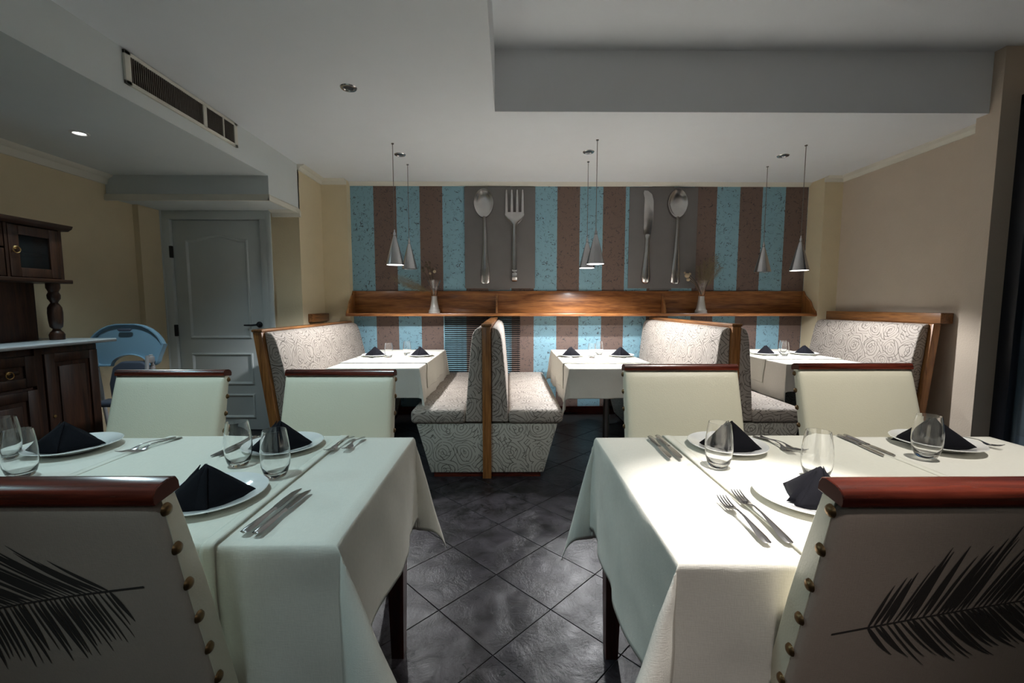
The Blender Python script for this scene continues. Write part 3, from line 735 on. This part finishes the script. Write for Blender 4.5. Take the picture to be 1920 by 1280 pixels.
def booth_table(x0, x1, y0, y1, side, seed):
    t = thing('booth_table', side + ' booth table with steel pole legs under a cream cloth', 'table', ((x0+x1)/2, (y0+y1)/2, 0))
    hx, hy = (x1-x0)/2-.006, (y1-y0)/2-.006
    obj('tabletop', B(-hx, hx, -hy, hy, .73, ZT-.004, .003), M['mahog'], t)
    for yy in (-.40,):
        p = obj('pedestal', lathe(bmesh.new(), [(0, 0), (.024, 0), (.024, .712), (.06, .714), (.06, .73), (0, .73)], 20, (.0, yy, 0)), M['steel_d'], t)
        obj('foot_plate', lathe(bmesh.new(), [(0.025, .012), (.10, .010), (.105, .0), (.025, 0)], 24, (0, yy, 0)), M['dark'], t)
    c = Cloth(x0, x1, y0, y1, ZT, .30, .22, A=9, W=30, flare=.04, amp=.007, seed=seed, freq=12)
    tablecloth(c, 'cream tablecloth on the ' + side + ' booth table', 'cream tablecloths')
    topper(c, y0+.26, y1-.20, 0, .205, 'ivory topper cloth across the ' + side + ' booth table')
booth_table(-1.33, -.655, 3.10, 4.42, 'left', 1)
booth_table(.445, 1.115, 3.07, 4.40, 'middle', 4)
booth_table(2.19, 2.83, 3.31, 4.45, 'right', 8)

# ------------------------------------------------------------------ tableware
plate0 = None
def plate(x, y, where, r=.1175):
    global plate0
    if plate0 is None:
        k = r/.1175
        prof = [(0, .004), (.06, .004), (.074, .0055), (.084, .011), (.108, .0165), (.116, .0185), (.1175, .0175), (.1165, .0155), (.105, .012), (.086, .006), (.076, .0), (.066, .0), (.064, .002), (0, .002)]
        plate0 = obj('dinner_plate', lathe(bmesh.new(), [(a*k, b) for a, b in prof], 56), M['china'])
        o = plate0
    else: o = plate0.copy(); C.objects.link(o)
    o.location = (x, y, ZT+.0068); o.scale = (r/.1175, r/.1175, 1)
    return tag(o, 'white dinner plate ' + where, 'plate', 'white dinner plates')
nap0 = {}
def napkin(x, y, rz, where, kind=0, s=1.0, h=1.0):
    if kind not in nap0:
        bm = bmesh.new()
        def sheet(p0, p1, p2, bulge, n=8, off=Vector((0, 0, 0))):
            p0, p1, p2 = Vector(p0), Vector(p1), Vector(p2); nr = (p1-p0).cross(p2-p0).normalized()
            vv = {}
            for i in range(n+1):
                for j in range(n+1-i):
                    a, b = i/n, j/n; c = 1-a-b
                    q = p0*c + p1*a + p2*b + nr*bulge*(27*a*b*c)*.5 + off
                    q += nr*.0015*noise.noise(q*60)
                    vv[i, j] = bm.verts.new(q)
            for i in range(n):
                for j in range(n-i):
                    bm.faces.new((vv[i, j], vv[i+1, j], vv[i, j+1]))
                    if i+j < n-1: bm.faces.new((vv[i+1, j], vv[i+1, j+1], vv[i, j+1]))
        ap = (0.0, -.006, .086)
        L_, R_, T_, F_ = (-.095, -.014, .002), (.095, -.010, .002), (.012, .085, .002), (-.012, -.062, .001)
        # front: two wings meeting in a forward fold, with a second and third layer showing behind the left one
        sheet(ap, L_, F_, .014); sheet(ap, F_, R_, .018)
        sheet((-.008, -.002, .085), (-.080, .020, .002), (-.050, -.030, .002), .016)
        sheet((.003, -.010, .0875), (-.040, -.044, .002), (-.004, -.070, .001), .006)
        sheet(ap, R_, T_, .014); sheet(ap, T_, L_, .014)
        o = obj('napkin', bm, M['napkin'], None, angle=35)
        m = o.modifiers.new('thickness', 'SOLIDIFY'); m.thickness = .0018; m.offset = 0
        nap0[kind] = o
    else: o = nap0[kind].copy(); C.objects.link(o)
    o.location = (x, y, ZT+.0120); o.rotation_euler = (0, 0, rz); o.scale = (s, s, h)
    return tag(o, 'black folded napkin ' + where, 'napkin', 'black folded napkins')
gl0 = None
def tumbler(x, y, where, h=.118, s=1.0):
    global gl0
    if gl0 is None:
        out = [(0, 0), (.022, 0), (.0265, .003), (.031, .012), (.0365, .030), (.0385, .048), (.0380, .066), (.0355, .088), (.0315, .112), (.0300, .1185)]
        inn = [(.0290, .1185), (.0303, .112), (.0343, .088), (.0367, .066), (.0371, .048), (.0350, .031), (.029, .017), (.020, .0105), (0, .0095)]
        gl0 = obj('glass_tumbler', lathe(bmesh.new(), out+inn, 48), M['glass'], None, angle=70); o = gl0
    else: o = gl0.copy(); C.objects.link(o)
    o.location = (x, y, ZT+.0070); o.scale = (s*.94, s*.94, h/.118*1.07)
    return tag(o, 'clear stemless glass tumbler ' + where, 'glass', 'clear stemless tumblers')
def strip(bm, secs, th=.0014):
    """secs: (y, halfwidth, z) along the piece; closed slab with a soft crown"""
    rows = []
    for y, w, z in secs:
        rows.append([bm.verts.new(p) for p in ((-w, y, z), (-w*.55, y, z+th*.9), (0, y, z+th*1.15), (w*.55, y, z+th*.9), (w, y, z), (0, y, z-th*.6))])
    for a, b in zip(rows, rows[1:]):
        for i in range(6): bm.faces.new((a[i], a[(i+1) % 6], b[(i+1) % 6], b[i]))
    bm.faces.new(rows[0]); bm.faces.new(rows[-1])
def fork_bm(L=.195):
    bm = bmesh.new(); k = L/.195
    strip(bm, [(-.0975*k, .003, .001), (-.094*k, .008, .001), (-.075*k, .0095, .002), (-.045*k, .0065, .006), (-.01*k, .0035, .010), (.02*k, .003, .010), (.032*k, .005, .007), (.040*k, .0105, .0035), (.050*k, .0125, .001), (.057*k, .0125, .001)])
    for i in range(4):
        b2 = bmesh.new(); strip(b2, [(.0565*k, .0026, .001), (.075*k, .0022, .0025), (.090*k, .0018, .006), (.0975*k, .0008, .009)]); merge(bm, b2, Matrix.Translation(((i-1.5)*.0065, 0, 0)))
    return bm
def knife_parts(L=.215):
    k = L/.215
    a = bmesh.new(); strip(a, [(-.1075*k, .003, .003), (-.104*k, .0085, .003), (-.08*k, .0095, .003), (-.04*k, .0072, .003), (-.012*k, .0058, .003), (-.006*k, .0068, .003), (.0, .0062, .003)], .003)
    b = bmesh.new()
    n = [(.0, -.0058, .0058), (.012, -.0078, .0075), (.05, -.009, .0078), (.085, -.008, .0072), (.100, -.004, .0064), (.1075, .003, .005)]
    rows = [[b.verts.new(p) for p in ((x0, y*k, .003), ((x0+x1)/2, y*k, .0042), (x1, y*k, .0042), (x1, y*k, .0018), ((x0+x1)/2, y*k, .0018))] for y, x0, x1 in n]
    for r0, r1 in zip(rows, rows[1:]):
        for i in range(5): b.faces.new((r0[i], r0[(i+1) % 5], r1[(i+1) % 5], r1[i]))
    b.faces.new(rows[0]); b.faces.new(rows[-1])
    return a, b
fk0 = {}
def cutlery(kind, h, t, label, roll=0, L=None, z=.0078):
    """h: handle end, t: tip, in table x, y"""
    h = Vector(h); t = Vector(t); c = (h+t)/2; d = t-h; rz = math.atan2(-d.x, d.y)
    L0 = .195 if kind == 'fork' else .215
    if kind not in fk0:
        if kind == 'fork': r = obj('fork', fork_bm(), M['steel'], None, angle=60)
        else:
            r = thing('table_knife', label, 'knife'); a, b = knife_parts()
            obj('handle', a, M['steel'], r, angle=60); obj('blade', b, M['steel'], r, angle=50)
        fk0[kind] = r
    else: r = dup(fk0[kind], label)
    r.location = (c.x, c.y, ZT+z); r.rotation_euler = (0, 0, rz); k = d.length/L0; r.scale = (1.12 if kind == 'knife' else 1.0, k, 1)
    tag(r, label, kind, 'steel table knives' if kind == 'knife' else 'steel table forks')
    return r
# near right table
plate(.698, 1.325, 'at the far left of the near right table, behind a tumbler')
plate(.700, .955, 'in front of the near right chair under the spotlight')
plate(1.392, 1.345, 'at the far right setting of the near right table')
plate(1.600, 1.10, 'at the right photo edge on the near right table')
napkin(.705, 1.315, math.radians(-28), 'behind the leftmost tumbler on the near right table', 0, .98, 1.0)
napkin(.715, .952, math.radians(25), 'next to the dark red crest rail on the near right table', 0, .98, .92)
napkin(1.375, 1.34, math.radians(-30), 'behind the rightmost tumbler on the near right table', 0, 1.12, 1.0)
tumbler(.592, 1.165, 'in front of the far left napkin of the near right table', .118, 1.02)
tumbler(.808, 1.080, 'in the middle of the near right table above the chair crest', .118, 1.0)
tumbler(1.252, 1.235, 'rightmost on the near right table before a napkin', .118, 1.02)
cutlery('knife', (.487, 1.432), (.480, 1.222), 'outer table knife at the left corner of the near right table')
cutlery('knife', (.516, 1.442), (.511, 1.218), 'inner table knife at the far left setting of the near right table')
cutlery('fork', (.848, 1.438), (.915, 1.275), 'fork with handle to the back edge, crossing its twin behind the middle tumbler')
cutlery('fork', (.876, 1.438), (.868, 1.255), 'fork lying under its twin right of the far left napkin, near right table', z=.0078)
cutlery('fork', (.495, .772), (.499, .962), 'left fork of the brightly lit pair at the near right setting')
cutlery('fork', (.537, .772), (.548, .992), 'right fork of the brightly lit pair at the near right setting')
cutlery('knife', (1.150, 1.442), (1.128, 1.235), 'left knife of the pair between two settings of the near right table')
cutlery('knife', (1.172, 1.444), (1.160, 1.232), 'right knife of the pair between two settings of the near right table')
cutlery('fork', (1.515, 1.440), (1.575, 1.31), 'fork to the right of the rightmost napkin, near right table')
# near left table
plate(-.716, 1.335, 'behind the right tumbler on the near left table')
plate(-.697, .975, 'beside the crest rail of the near left chair')
plate(-1.378, 1.335, 'at the far left setting of the near left table')
napkin(-.720, 1.325, math.radians(28), 'between tumbler and far chair on the near left table', 0, .98, 1.02)
napkin(-.690, .950, math.radians(38), 'behind the near left chair with a rounded fold', 0, 1.06, 1.05)
napkin(-1.392, 1.325, math.radians(30), 'at the far left setting in front of the dark cabinet', 0, 1.0, 1.0)
tumbler(-.765, 1.185, 'in front of the knives on the near left table', .118, .98)
tumbler(-.617, 1.105, 'nearer the middle aisle on the near left table', .118, 1.0)
tumbler(-1.478, 1.235, 'cut off by the left photo edge, farther of two', .118, 1.0)
tumbler(-1.292, 1.11, 'at the left photo edge behind the chair crest, nearer of two', .118, 1.0)
cutlery('knife', (-.526, .816), (-.513, 1.020), 'left knife of the pair on the front edge of the near left table')
cutlery('knife', (-.500, .812), (-.487, 1.012), 'right knife of the pair on the front edge of the near left table')
cutlery('knife', (-.868, 1.445), (-.886, 1.25), 'left knife seen through the left tumbler on the near left table')
cutlery('knife', (-.846, 1.447), (-.864, 1.252), 'right knife seen through the left tumbler on the near left table')
cutlery('fork', (-.535, 1.446), (-.560, 1.285), 'larger fork at the back edge near the middle aisle, near left table')
cutlery('fork', (-.497, 1.440), (-.511, 1.300), 'smaller fork nearest the aisle corner of the near left table')
cutlery('fork', (-1.146, 1.446), (-1.19, 1.275), 'left of two crossed forks beside the far left plate')
cutlery('fork', (-1.122, 1.442), (-1.158, 1.275), 'right of two crossed forks beside the far left plate')
# booth tables
for (xa, xb, yy, side, gl) in ((-1.188, -.784, 3.80, 'left', ((-1.04, 3.70), (-.924, 3.88))), (.556, 1.0, 3.77, 'middle', ((.722, 3.66), (.831, 3.87))), (2.375, 2.735, 3.90, 'right', ((2.475, 3.78), (2.555, 3.93)))):
    for x, w, sg in ((xa, 'left', 1), (xb, 'right', -1)):
        plate(x, yy, 'on the %s side of the %s booth table' % (w, side))
        napkin(x, yy, math.radians(8*sg), 'on the %s side of the %s booth table' % (w, side), 0, .98, .95)
        cutlery('fork', (x-.13*sg+.0, yy-.135), (x+.05*sg, yy-.15), 'fork in front of the %s plate of the %s booth table' % (w, side))
        cutlery('knife', (x-.10*sg, yy+.14), (x+.10*sg, yy+.15), 'knife behind the %s plate of the %s booth table' % (w, side))
    for (x, y), w in zip(gl, ('nearer', 'farther')): tumbler(x, y, '%s of two on the %s booth table' % (w, side), .118, .98)

# ------------------------------------------------------------------ chairs
TAN = .245; CY = -.20; ZC = .938
def yb(z): return CY + (ZC - z)*TAN
def chair_pad(front, w0=.2325, w1=.238):
    bm = bmesh.new()
    z0, z1 = .40, .925; th0, th1 = (-.027, -.012) if not front else (-.012, .027)
    nx, nz = 12, 12
    def P(u, t, side):
        w = (w1 + (w0-w1)*t); z = z0 + (z1-z0)*t
        edge = min(1, (1-abs(u))/.13)
        prof = math.sqrt(max(0, 1-(1-edge)**2))
        y = yb(z) + (th1 if front else th0)*side[0]
        return u*w, z, prof
    return bm
def build_chair(feather=None):
    root = thing('dining_chair', '', 'chair', (0, 0, 0), 0, 'cream upholstered dining chairs')
    def pad(y0, y1, w, z0, z1, bev, puff, sgn):
        bm = bmesh.new(); nx, nz = 16, 16
        us = [-1, -.97, -.92, -.84] + [-.7+.14*i for i in range(11)] + [.84, .92, .97, 1]
        ts = [0, .02, .05, .1] + [.2+.1*i for i in range(7)] + [.9, .95, .98, 1]
        A, Bk = [], []
        for t in ts:
            ra, rb = [], []
            for u in us:
                z = z0 + (z1-z0)*t; eu = 1-abs(u); et = min(t, 1-t)
                f = min(1, eu/.12); g_ = min(1, et/.08); r = math.sqrt(max(0, 1-(1-f)**2))*math.sqrt(max(0, 1-(1-g_)**2))
                x = u*w*(1+.02*(1-t))
                yf = y1 if sgn > 0 else y0; yo = y0 if sgn > 0 else y1
                kt = .74 + .26*min(1, (1-t)/.35); yf *= kt; yo *= kt
                ra.append(bm.verts.new((x, yb(z)+yf - sgn*bev*(1-r) + sgn*puff*math.cos(u*PI/2)*math.sin(PI*t), z)))
                rb.append(bm.verts.new((x, yb(z)+yo, z)))
            A.append(ra); Bk.append(rb)
        for G in (A, Bk):
            for a, b in zip(G, G[1:]):
                for i in range(len(us)-1): bm.faces.new((a[i], a[i+1], b[i+1], b[i]))
        for i in range(len(us)-1):
            bm.faces.new((A[0][i], A[0][i+1], Bk[0][i+1], Bk[0][i])); bm.faces.new((A[-1][i], A[-1][i+1], Bk[-1][i+1], Bk[-1][i]))
        for i in range(len(ts)-1):
            bm.faces.new((A[i][0], A[i+1][0], Bk[i+1][0], Bk[i][0])); bm.faces.new((A[i][-1], A[i+1][-1], Bk[i+1][-1], Bk[i][-1]))
        return bm
    obj('backrest', pad(-.018, .034, .2325, .40, ZC-.004, .013, .010, 1), M['leather'], root, angle=60)
    obj('back_panel', pad(-.030, -.018, .2310, .40, ZC-.004, .010, .006, -1), M['linen'], root, angle=60)['label'] = 'beige linen outer back'
    bm = bmesh.new()
    n = 14; sec = []
    prof = [(-.025, .000), (-.027, .006), (-.026, .015), (-.020, .023), (-.008, .027), (.012, .027), (.021, .023), (.025, .014), (.025, 0)]
    prism(bm, prof, 0, -.2335, .2335, .0015, 1)
    bm.transform(Matrix.Translation((0, CY-.001, ZC-.005)) @ Matrix.Rotation(math.radians(8), 4, 'X'))
    bm.normal_update()
    for f in bm.faces:
        if abs(f.normal.x) > .9: f.material_index = 1
    cr = obj('crest_rail', bm, [M['mahog'], M['cap']], root, angle=30)
    # studs down both side edges
    nm = None
    for s in (-1, 1):
        for k in range(7):
            z = ZC - .022 - k*.069
            if nm is None:
                b2 = lathe(bmesh.new(), [(0, .0072), (.0045, .0064), (.0082, .0042), (.0104, .0), (0, 0)], 16); b2.transform(Matrix.Rotation(PI/2, 4, 'Y'))
                o = obj('stud', b2, M['brass'], root); nm = o.data
            else: o = bpy.data.objects.new('stud', nm); C.objects.link(o); o.parent = root
            t = (z-.40)/(ZC-.404); o.location = (s*(.2325*(1+.02*(1-t))), yb(z)-.014*(.8 if k == 0 else 1), z); o.rotation_euler = (0, 0, 0 if s > 0 else PI)
    sb = B(-.235, .235, yb(.46)+.03, .265, .405, .478, .022, 4)
    obj('seat', sb, M['leather'], root)
    fr = bmesh.new(); box(fr, -.225, .225, -.085, -.063, .345, .40, .002); box(fr, -.225, .225, .235, .257, .345, .405, .002); box(fr, -.225, -.203, -.07, .25, .345, .405, .002); box(fr, .203, .225, -.07, .25, .345, .405, .002)
    obj('seat_frame', fr, M['darkleg'], root)
    for s in (-1, 1):
        for fy in (0, 1):
            bm = bmesh.new(); v = []
            secs = [(0, -.16, .016), (.2, -.115, .019), (.40, -.085, .021)] if not fy else [(0, .238, .015), (.2, .238, .018), (.40, .236, .021)]
            for z, y, h in secs: v += [(s*.205-h, y-h, z), (s*.205+h, y-h, z), (s*.205+h, y+h, z), (s*.205-h, y+h, z)]
            add(bm, v, [(0, 1, 2, 3), (8, 9, 10, 11)] + [(4*k+i, 4*k+(i+1) % 4, 4*k+4+(i+1) % 4, 4*k+4+i) for k in range(2) for i in range(4)])
            obj('leg', bm, M['darkleg'], root)
    return root
def feather_print(root, base, tip, up_ang, dn_ang, up_len, dn_len, up_bend, dn_bend, seed, label):
    """a flat printed palm feather on the chair's outer back; coordinates are seen from behind: x across, z up"""
    rnd = random.Random(seed); bm = bmesh.new(); b0 = Vector(base); t0 = Vector(tip); ax = (t0-b0); Ln = ax.length; ax.normalize()
    def put(p): 
        u = p.x/.2325; t = (p.y-.40)/(ZC-.404)
        puff = .006*math.cos(max(-1, min(1, u))*PI/2)*math.sin(PI*max(0, min(1, t)))
        eu = 1-abs(u); f = min(1, max(0, eu)/.12); r = math.sqrt(max(0, 1-(1-f)**2))
        return bm.verts.new((p.x, yb(p.y)-.030*(.74+.26*min(1, (1-t)/.35))-puff+.010*(1-r)-.0009, p.y))
    def ribbon(pts, ws):
        L_, R_ = [], []
        for i, p in enumerate(pts):
            d = (pts[min(i+1, len(pts)-1)]-pts[max(i-1, 0)]).normalized(); n = Vector((-d.y, d.x))
            L_.append(put(p+n*ws[i])); R_.append(put(p-n*ws[i]))
        for i in range(len(pts)-1): bm.faces.new((L_[i], L_[i+1], R_[i+1], R_[i]))
    bow = Vector((-ax.y, ax.x))
    stem = lambda s: b0 + ax*Ln*s + bow*(.012*math.sin(PI*s))*(1 if ax.x > 0 else -1)
    ribbon([stem(i/16) for i in range(17)], [.0016*(1-.6*i/16)+.0003 for i in range(17)])
    for sg, ang, ln, bend in ((1, up_ang, up_len, up_bend), (-1, dn_ang, dn_len, dn_bend)):
        sgn = sg*(1 if ax.x > 0 else -1)
        s = .13
        while s < 1.0:
            q = stem(s); env = min(1, .62+(s-.13)/.30)*min(1, (1.10-s)/.30+.25)
            L_ = ln*env*rnd.uniform(.80, 1.08); a = math.radians(ang*(1-.28*(s-.23)/.77) + rnd.uniform(-3, 3)); bd = math.radians(bend)*rnd.uniform(.5, 1.4)
            pts = []; p = q.copy(); m = 10
            for i in range(m):
                t = i/(m-1); an = (a - bd*t*t)*sgn
                pts.append(p.copy())
                d = Vector((ax.x*math.cos(an)-ax.y*math.sin(an), ax.x*math.sin(an)+ax.y*math.cos(an))); p = p + d*L_/(m-1)
            w = rnd.uniform(.0016, .0042)
            n_ok = next((i for i, pp in enumerate(pts) if not (abs(pp.x) < .229 and .41 < pp.y < ZC-.02)), m)
            if n_ok > 3:
                ribbon(pts[:n_ok], [max(.0003, w*(math.sin(PI*min(1, (i/(m-1))**.75*.92+.06))**.8)) for i in range(n_ok)])
            s += rnd.uniform(.014, .026)
    me = obj('feather_print', bm, M['print'], root, smooth=False); me['label'] = label
near_l = build_chair()
far_proto = dup(near_l, '')
near_l.location = (-.745, .825, 0)
near_l['label'] = 'cream chair seen from behind at the near left table, feather print sloping down left'
near_r = dup(near_l, 'cream chair seen from behind at the near right table, feather print rising right', (.712, .812, 0))
feather_print(near_l, (.180, .785), (-.226, .70), 44, 96, .180, .120, -10, 8, 3, 'charcoal palm feather print drooping to the left')
feather_print(near_r, (-.192, .692), (.226, .780), 64, 60, .150, .135, 6, 14, 11, 'charcoal palm feather print rising to the right')
far_proto.location = (-1.402, 1.580, 0); far_proto.rotation_euler = (0, 0, PI); far_proto.scale = (.965, 1, .992)
far_proto['label'] = 'cream chair facing the camera in front of the cabinet and high chair'
dup(far_proto, 'cream chair facing the camera between the white door and the left booth', (-.700, 1.578, 0), PI, (.965, 1, .992))
dup(far_proto, 'cream chair facing the camera in front of the middle booth table', (.722, 1.575, 0), PI, (1.02, 1, 1.014))
dup(far_proto, 'cream chair facing the camera in front of the right booth table', (1.462, 1.585, 0), PI, (1.04, 1, 1.016))

# ------------------------------------------------------------------ dark cabinet on the left
hc = thing('hutch_cabinet', 'dark carved wooden hutch with a grey marble counter on the left', 'cabinet', (LX, 1.6, 0))
W = 1.28   # length along y
FX = .55   # front of the lower body from the wall
obj('lower_body', B(.01, FX-.02, .03, W, .06, .97, .004), M['walnut'], hc)
obj('plinth', B(.02, FX-.04, .05, W-.02, 0, .06), M['walnut'], hc)
obj('marble_top', B(.01, FX+.045, 0, W+.085, .972, .995, .006, 3), M['marble'], hc)['label'] = 'grey blue marble counter slab'
def frame_door(name, y0, y1, z0, z1, x, pull, glassy=False):
    st = .055
    f = bmesh.new(); 
    for a in ((y0, y0+st, z0, z1), (y1-st, y1, z0, z1), (y0+st, y1-st, z0, z0+st), (y0+st, y1-st, z1-st, z1)): box(f, x, x+.022, a[0], a[1], a[2], a[3], .003)
    if not glassy: box(f, x, x+.012, y0+st-.004, y1-st+.004, z0+st-.004, z1-st+.004); box(f, x+.011, x+.018, y0+st+.025, y1-st-.025, z0+st+.025, z1-st-.025, .005)
    o = obj(name, f, M['walnut'], hc)
    if glassy: obj('pane', B(x+.006, x+.010, y0+st-.003, y1-st+.003, z0+st-.003, z1-st+.003), M['cabglass'], o)
    if pull:
        p = bmesh.new(); py, pz = pull
        lathe(p, [(0, .006), (.009, .004), (.011, 0), (0, 0)], 14); p.transform(Matrix.Rotation(PI/2, 4, 'Y'))
        ring = [(.009, .019*math.sin(2*PI*i/20), -.012+.019*math.cos(2*PI*i/20)) for i in range(21)]
        tube(p, ring, .0026, 6); p.transform(Matrix.Translation((x+.022, py, pz)))
        obj('ring_pull', p, M['gold'], o)['label'] = 'small gilt ring pull'
frame_door('door', .935, W-.02, .10, .93, FX-.02, None)
kb = lathe(bmesh.new(), [(0, .004), (.008, .003), (.009, 0), (0, 0)], 12); kb.transform(Matrix.Translation((FX+.004, .962, .55)) @ Matrix.Rotation(PI/2, 4, 'Y')); obj('keyhole_plate', kb, M['gold'], hc)
frame_door('drawer', .50, .885, .75, .93, FX-.02, (.745, .845))
frame_door('door', .50, .885, .10, .73, FX-.02, None)
frame_door('drawer', .05, .45, .75, .93, FX-.02, (.23, .855))
frame_door('door', .05, .45, .10, .73, FX-.02, None)
for y in (.455, .888): obj('stile', B(FX-.02, FX-.005, y, y+.04, .06, .97), M['walnut'], hc)
obj('hutch_back', B(.01, .25, .05, 1.19, .996, 1.36), M['walnut'], hc)
ub = bmesh.new(); UX = .39
box(ub, .01, UX, .04, .06, 1.385, 1.70); box(ub, .01, UX, W-.05, W-.03, 1.385, 1.70); box(ub, .01, .03, .04, W-.03, 1.385, 1.70); box(ub, .01, UX, .93, .945, 1.385, 1.70); box(ub, .01, UX, .42, .435, 1.385, 1.70)
obj('upper_body', ub, M['walnut'], hc)
obj('upper_floor', B(.01, UX+.03, .02, W-.005, 1.36, 1.385, .005), M['walnut_y'], hc)
obj('cornice', prism(bmesh.new(), [(.01, 1.70), (UX+.01, 1.70), (UX+.035, 1.715), (UX+.045, 1.735), (.01, 1.735)], 1, .0, W+.01, .003), M['walnut_y'], hc)
obj('inner_shelf', B(.03, UX-.04, .945, W-.05, 1.535, 1.542), M['walnut_y'], hc)
frame_door('door', .95, W-.05, 1.39, 1.695, UX-.022, (.982, 1.56), True)
frame_door('door', .44, .925, 1.56, 1.695, UX-.022, None, True)
frame_door('drawer', .44, .925, 1.39, 1.55, UX-.022, None)
kb = bmesh.new(); bmesh.ops.create_uvsphere(kb, u_segments=16, v_segments=10, radius=.016); kb.transform(Matrix.Translation((UX+.016, .85, 1.465))); obj('knob', kb, M['white'], hc)['label'] = 'white china knob'
frame_door('door', .06, .42, 1.39, 1.695, UX-.022, None, True)
pd = [(.0, 1.735), (.92, 1.735), (.92, 1.775), (.46, 1.92), (.0, 1.93)]
obj('pediment', prism(bmesh.new(), [(y+.05, z) for y, z in pd], 0, .20, .225, .003), M['walnut_y'], hc)
def turned(y):
    prof = [(0, .996), (.045, .996), (.047, 1.03), (.038, 1.045), (.028, 1.055), (.022, 1.065), (.038, 1.08), (.043, 1.12), (.045, 1.17), (.042, 1.205), (.030, 1.225), (.022, 1.235), (.026, 1.245), (.038, 1.262), (.040, 1.285), (.030, 1.305), (.034, 1.315), (.042, 1.33), (.042, 1.36), (0, 1.36)]
    return lathe(bmesh.new(), [(r*.82, z) for r, z in prof], 24, (UX-.035, y, 0))
for y in (.10, 1.205): obj('turned_column', turned(y), M['walnut'], hc)

# high chair folded behind the cabinet
ch = thing('high_chair', 'folded child high chair with pale blue tray beside the cabinet', 'high chair', (-2.94, 3.22, 0), math.radians(8))
def rrect(w, z0, z1, r, notch=None):
    p = []
    n = 7
    for (cx, cz, a0) in ((w-r*1.3, z1-r, 0), (-w+r*1.3, z1-r, 90)):
        for i in range(n): a = math.radians(a0+90*i/(n-1)); p.append((cx+1.3*r*math.cos(a), cz+r*math.sin(a)))
    for i in range(n): a = math.radians(180+90*i/(n-1)); p.append((-w*.86+.06+ .06*math.cos(a), z0+.06+.06*math.sin(a)))
    for i in range(13): a = math.radians(180-180*i/12); p.append((.13*math.cos(a)+.03, z0+.085*math.sin(a)))
    for i in range(n): a = math.radians(270+90*i/(n-1)); p.append((w*.86-.06+.06*math.cos(a), z0+.06+.06*math.sin(a)))
    return p
outl = rrect(.275, .755, 1.085, .16)
for i, p in enumerate(outl):  # gentle arched top
    outl[i] = (p[0], p[1] - (.05*(p[0]/.275)**2 if p[1] > .95 else 0))
tr = bmesh.new(); cxm, czm = 0, .93; rings = []
for s, y in ((1.0, .02), (1.0, -.012), (.985, -.022), (.94, -.022), (.915, -.012), (.90, .0)):
    rings.append([tr.verts.new((cxm+(p[0]-cxm)*s, y, czm+(p[1]-czm)*s)) for p in outl])
for a, b in zip(rings, rings[1:]):
    for i in range(len(outl)): tr.faces.new((a[i], a[(i+1) % len(outl)], b[(i+1) % len(outl)], b[i]))
tr.faces.new(rings[-1]); tr.faces.new(rings[0])
tray = obj('tray', tr, M['blue'], ch); tray.rotation_euler = (math.radians(-6), 0, 0)
tray['label'] = 'pale blue plastic tray folded upright'
obj('grip', prism(bmesh.new(), [(-.05, 1.035), (-.035, 1.022), (.035, 1.022), (.05, 1.035), (.04, 1.045), (-.04, 1.045)], 1, -.03, -.016, .003), M['blue_d'], tray)
sp = [( -.10, .46), (.20, .46), (.21, .62), (.18, .745), (.12, .79), (-.02, .79), (-.08, .745), (-.11, .62)]
obj('seat_back', prism(bmesh.new(), sp, 1, .045, .10, .015, 3), M['blue_d'], ch)
obj('seat', B(-.16, .16, -.06, .10, .46, .50, .015, 3), M['blue_d'], ch)
for s in (-1, 1):
    obj('leg', tube(bmesh.new(), [(s*.21, -.02, .84), (s*.22, -.10, .4), (s*.235, -.16, .012)], .013, 10), M['greyplastic'], ch)
    obj('leg', tube(bmesh.new(), [(s*.19, .05, .84), (s*.20, .12, .4), (s*.215, .19, .012)], .013, 10), M['greyplastic'], ch)
    obj('side_bar', tube(bmesh.new(), [(s*.195, .06, .74), (s*.20, -.06, .60), (s*.21, -.09, .45)], .018, 10), M['greyplastic'], ch)
    obj('hinge', B(s*.20-.015, s*.20+.015, -.01, .06, .78, .83, .01), M['greyplastic'], ch)
obj('footrest', B(-.15, .15, -.14, -.06, .25, .27, .008), M['greyplastic'], ch)
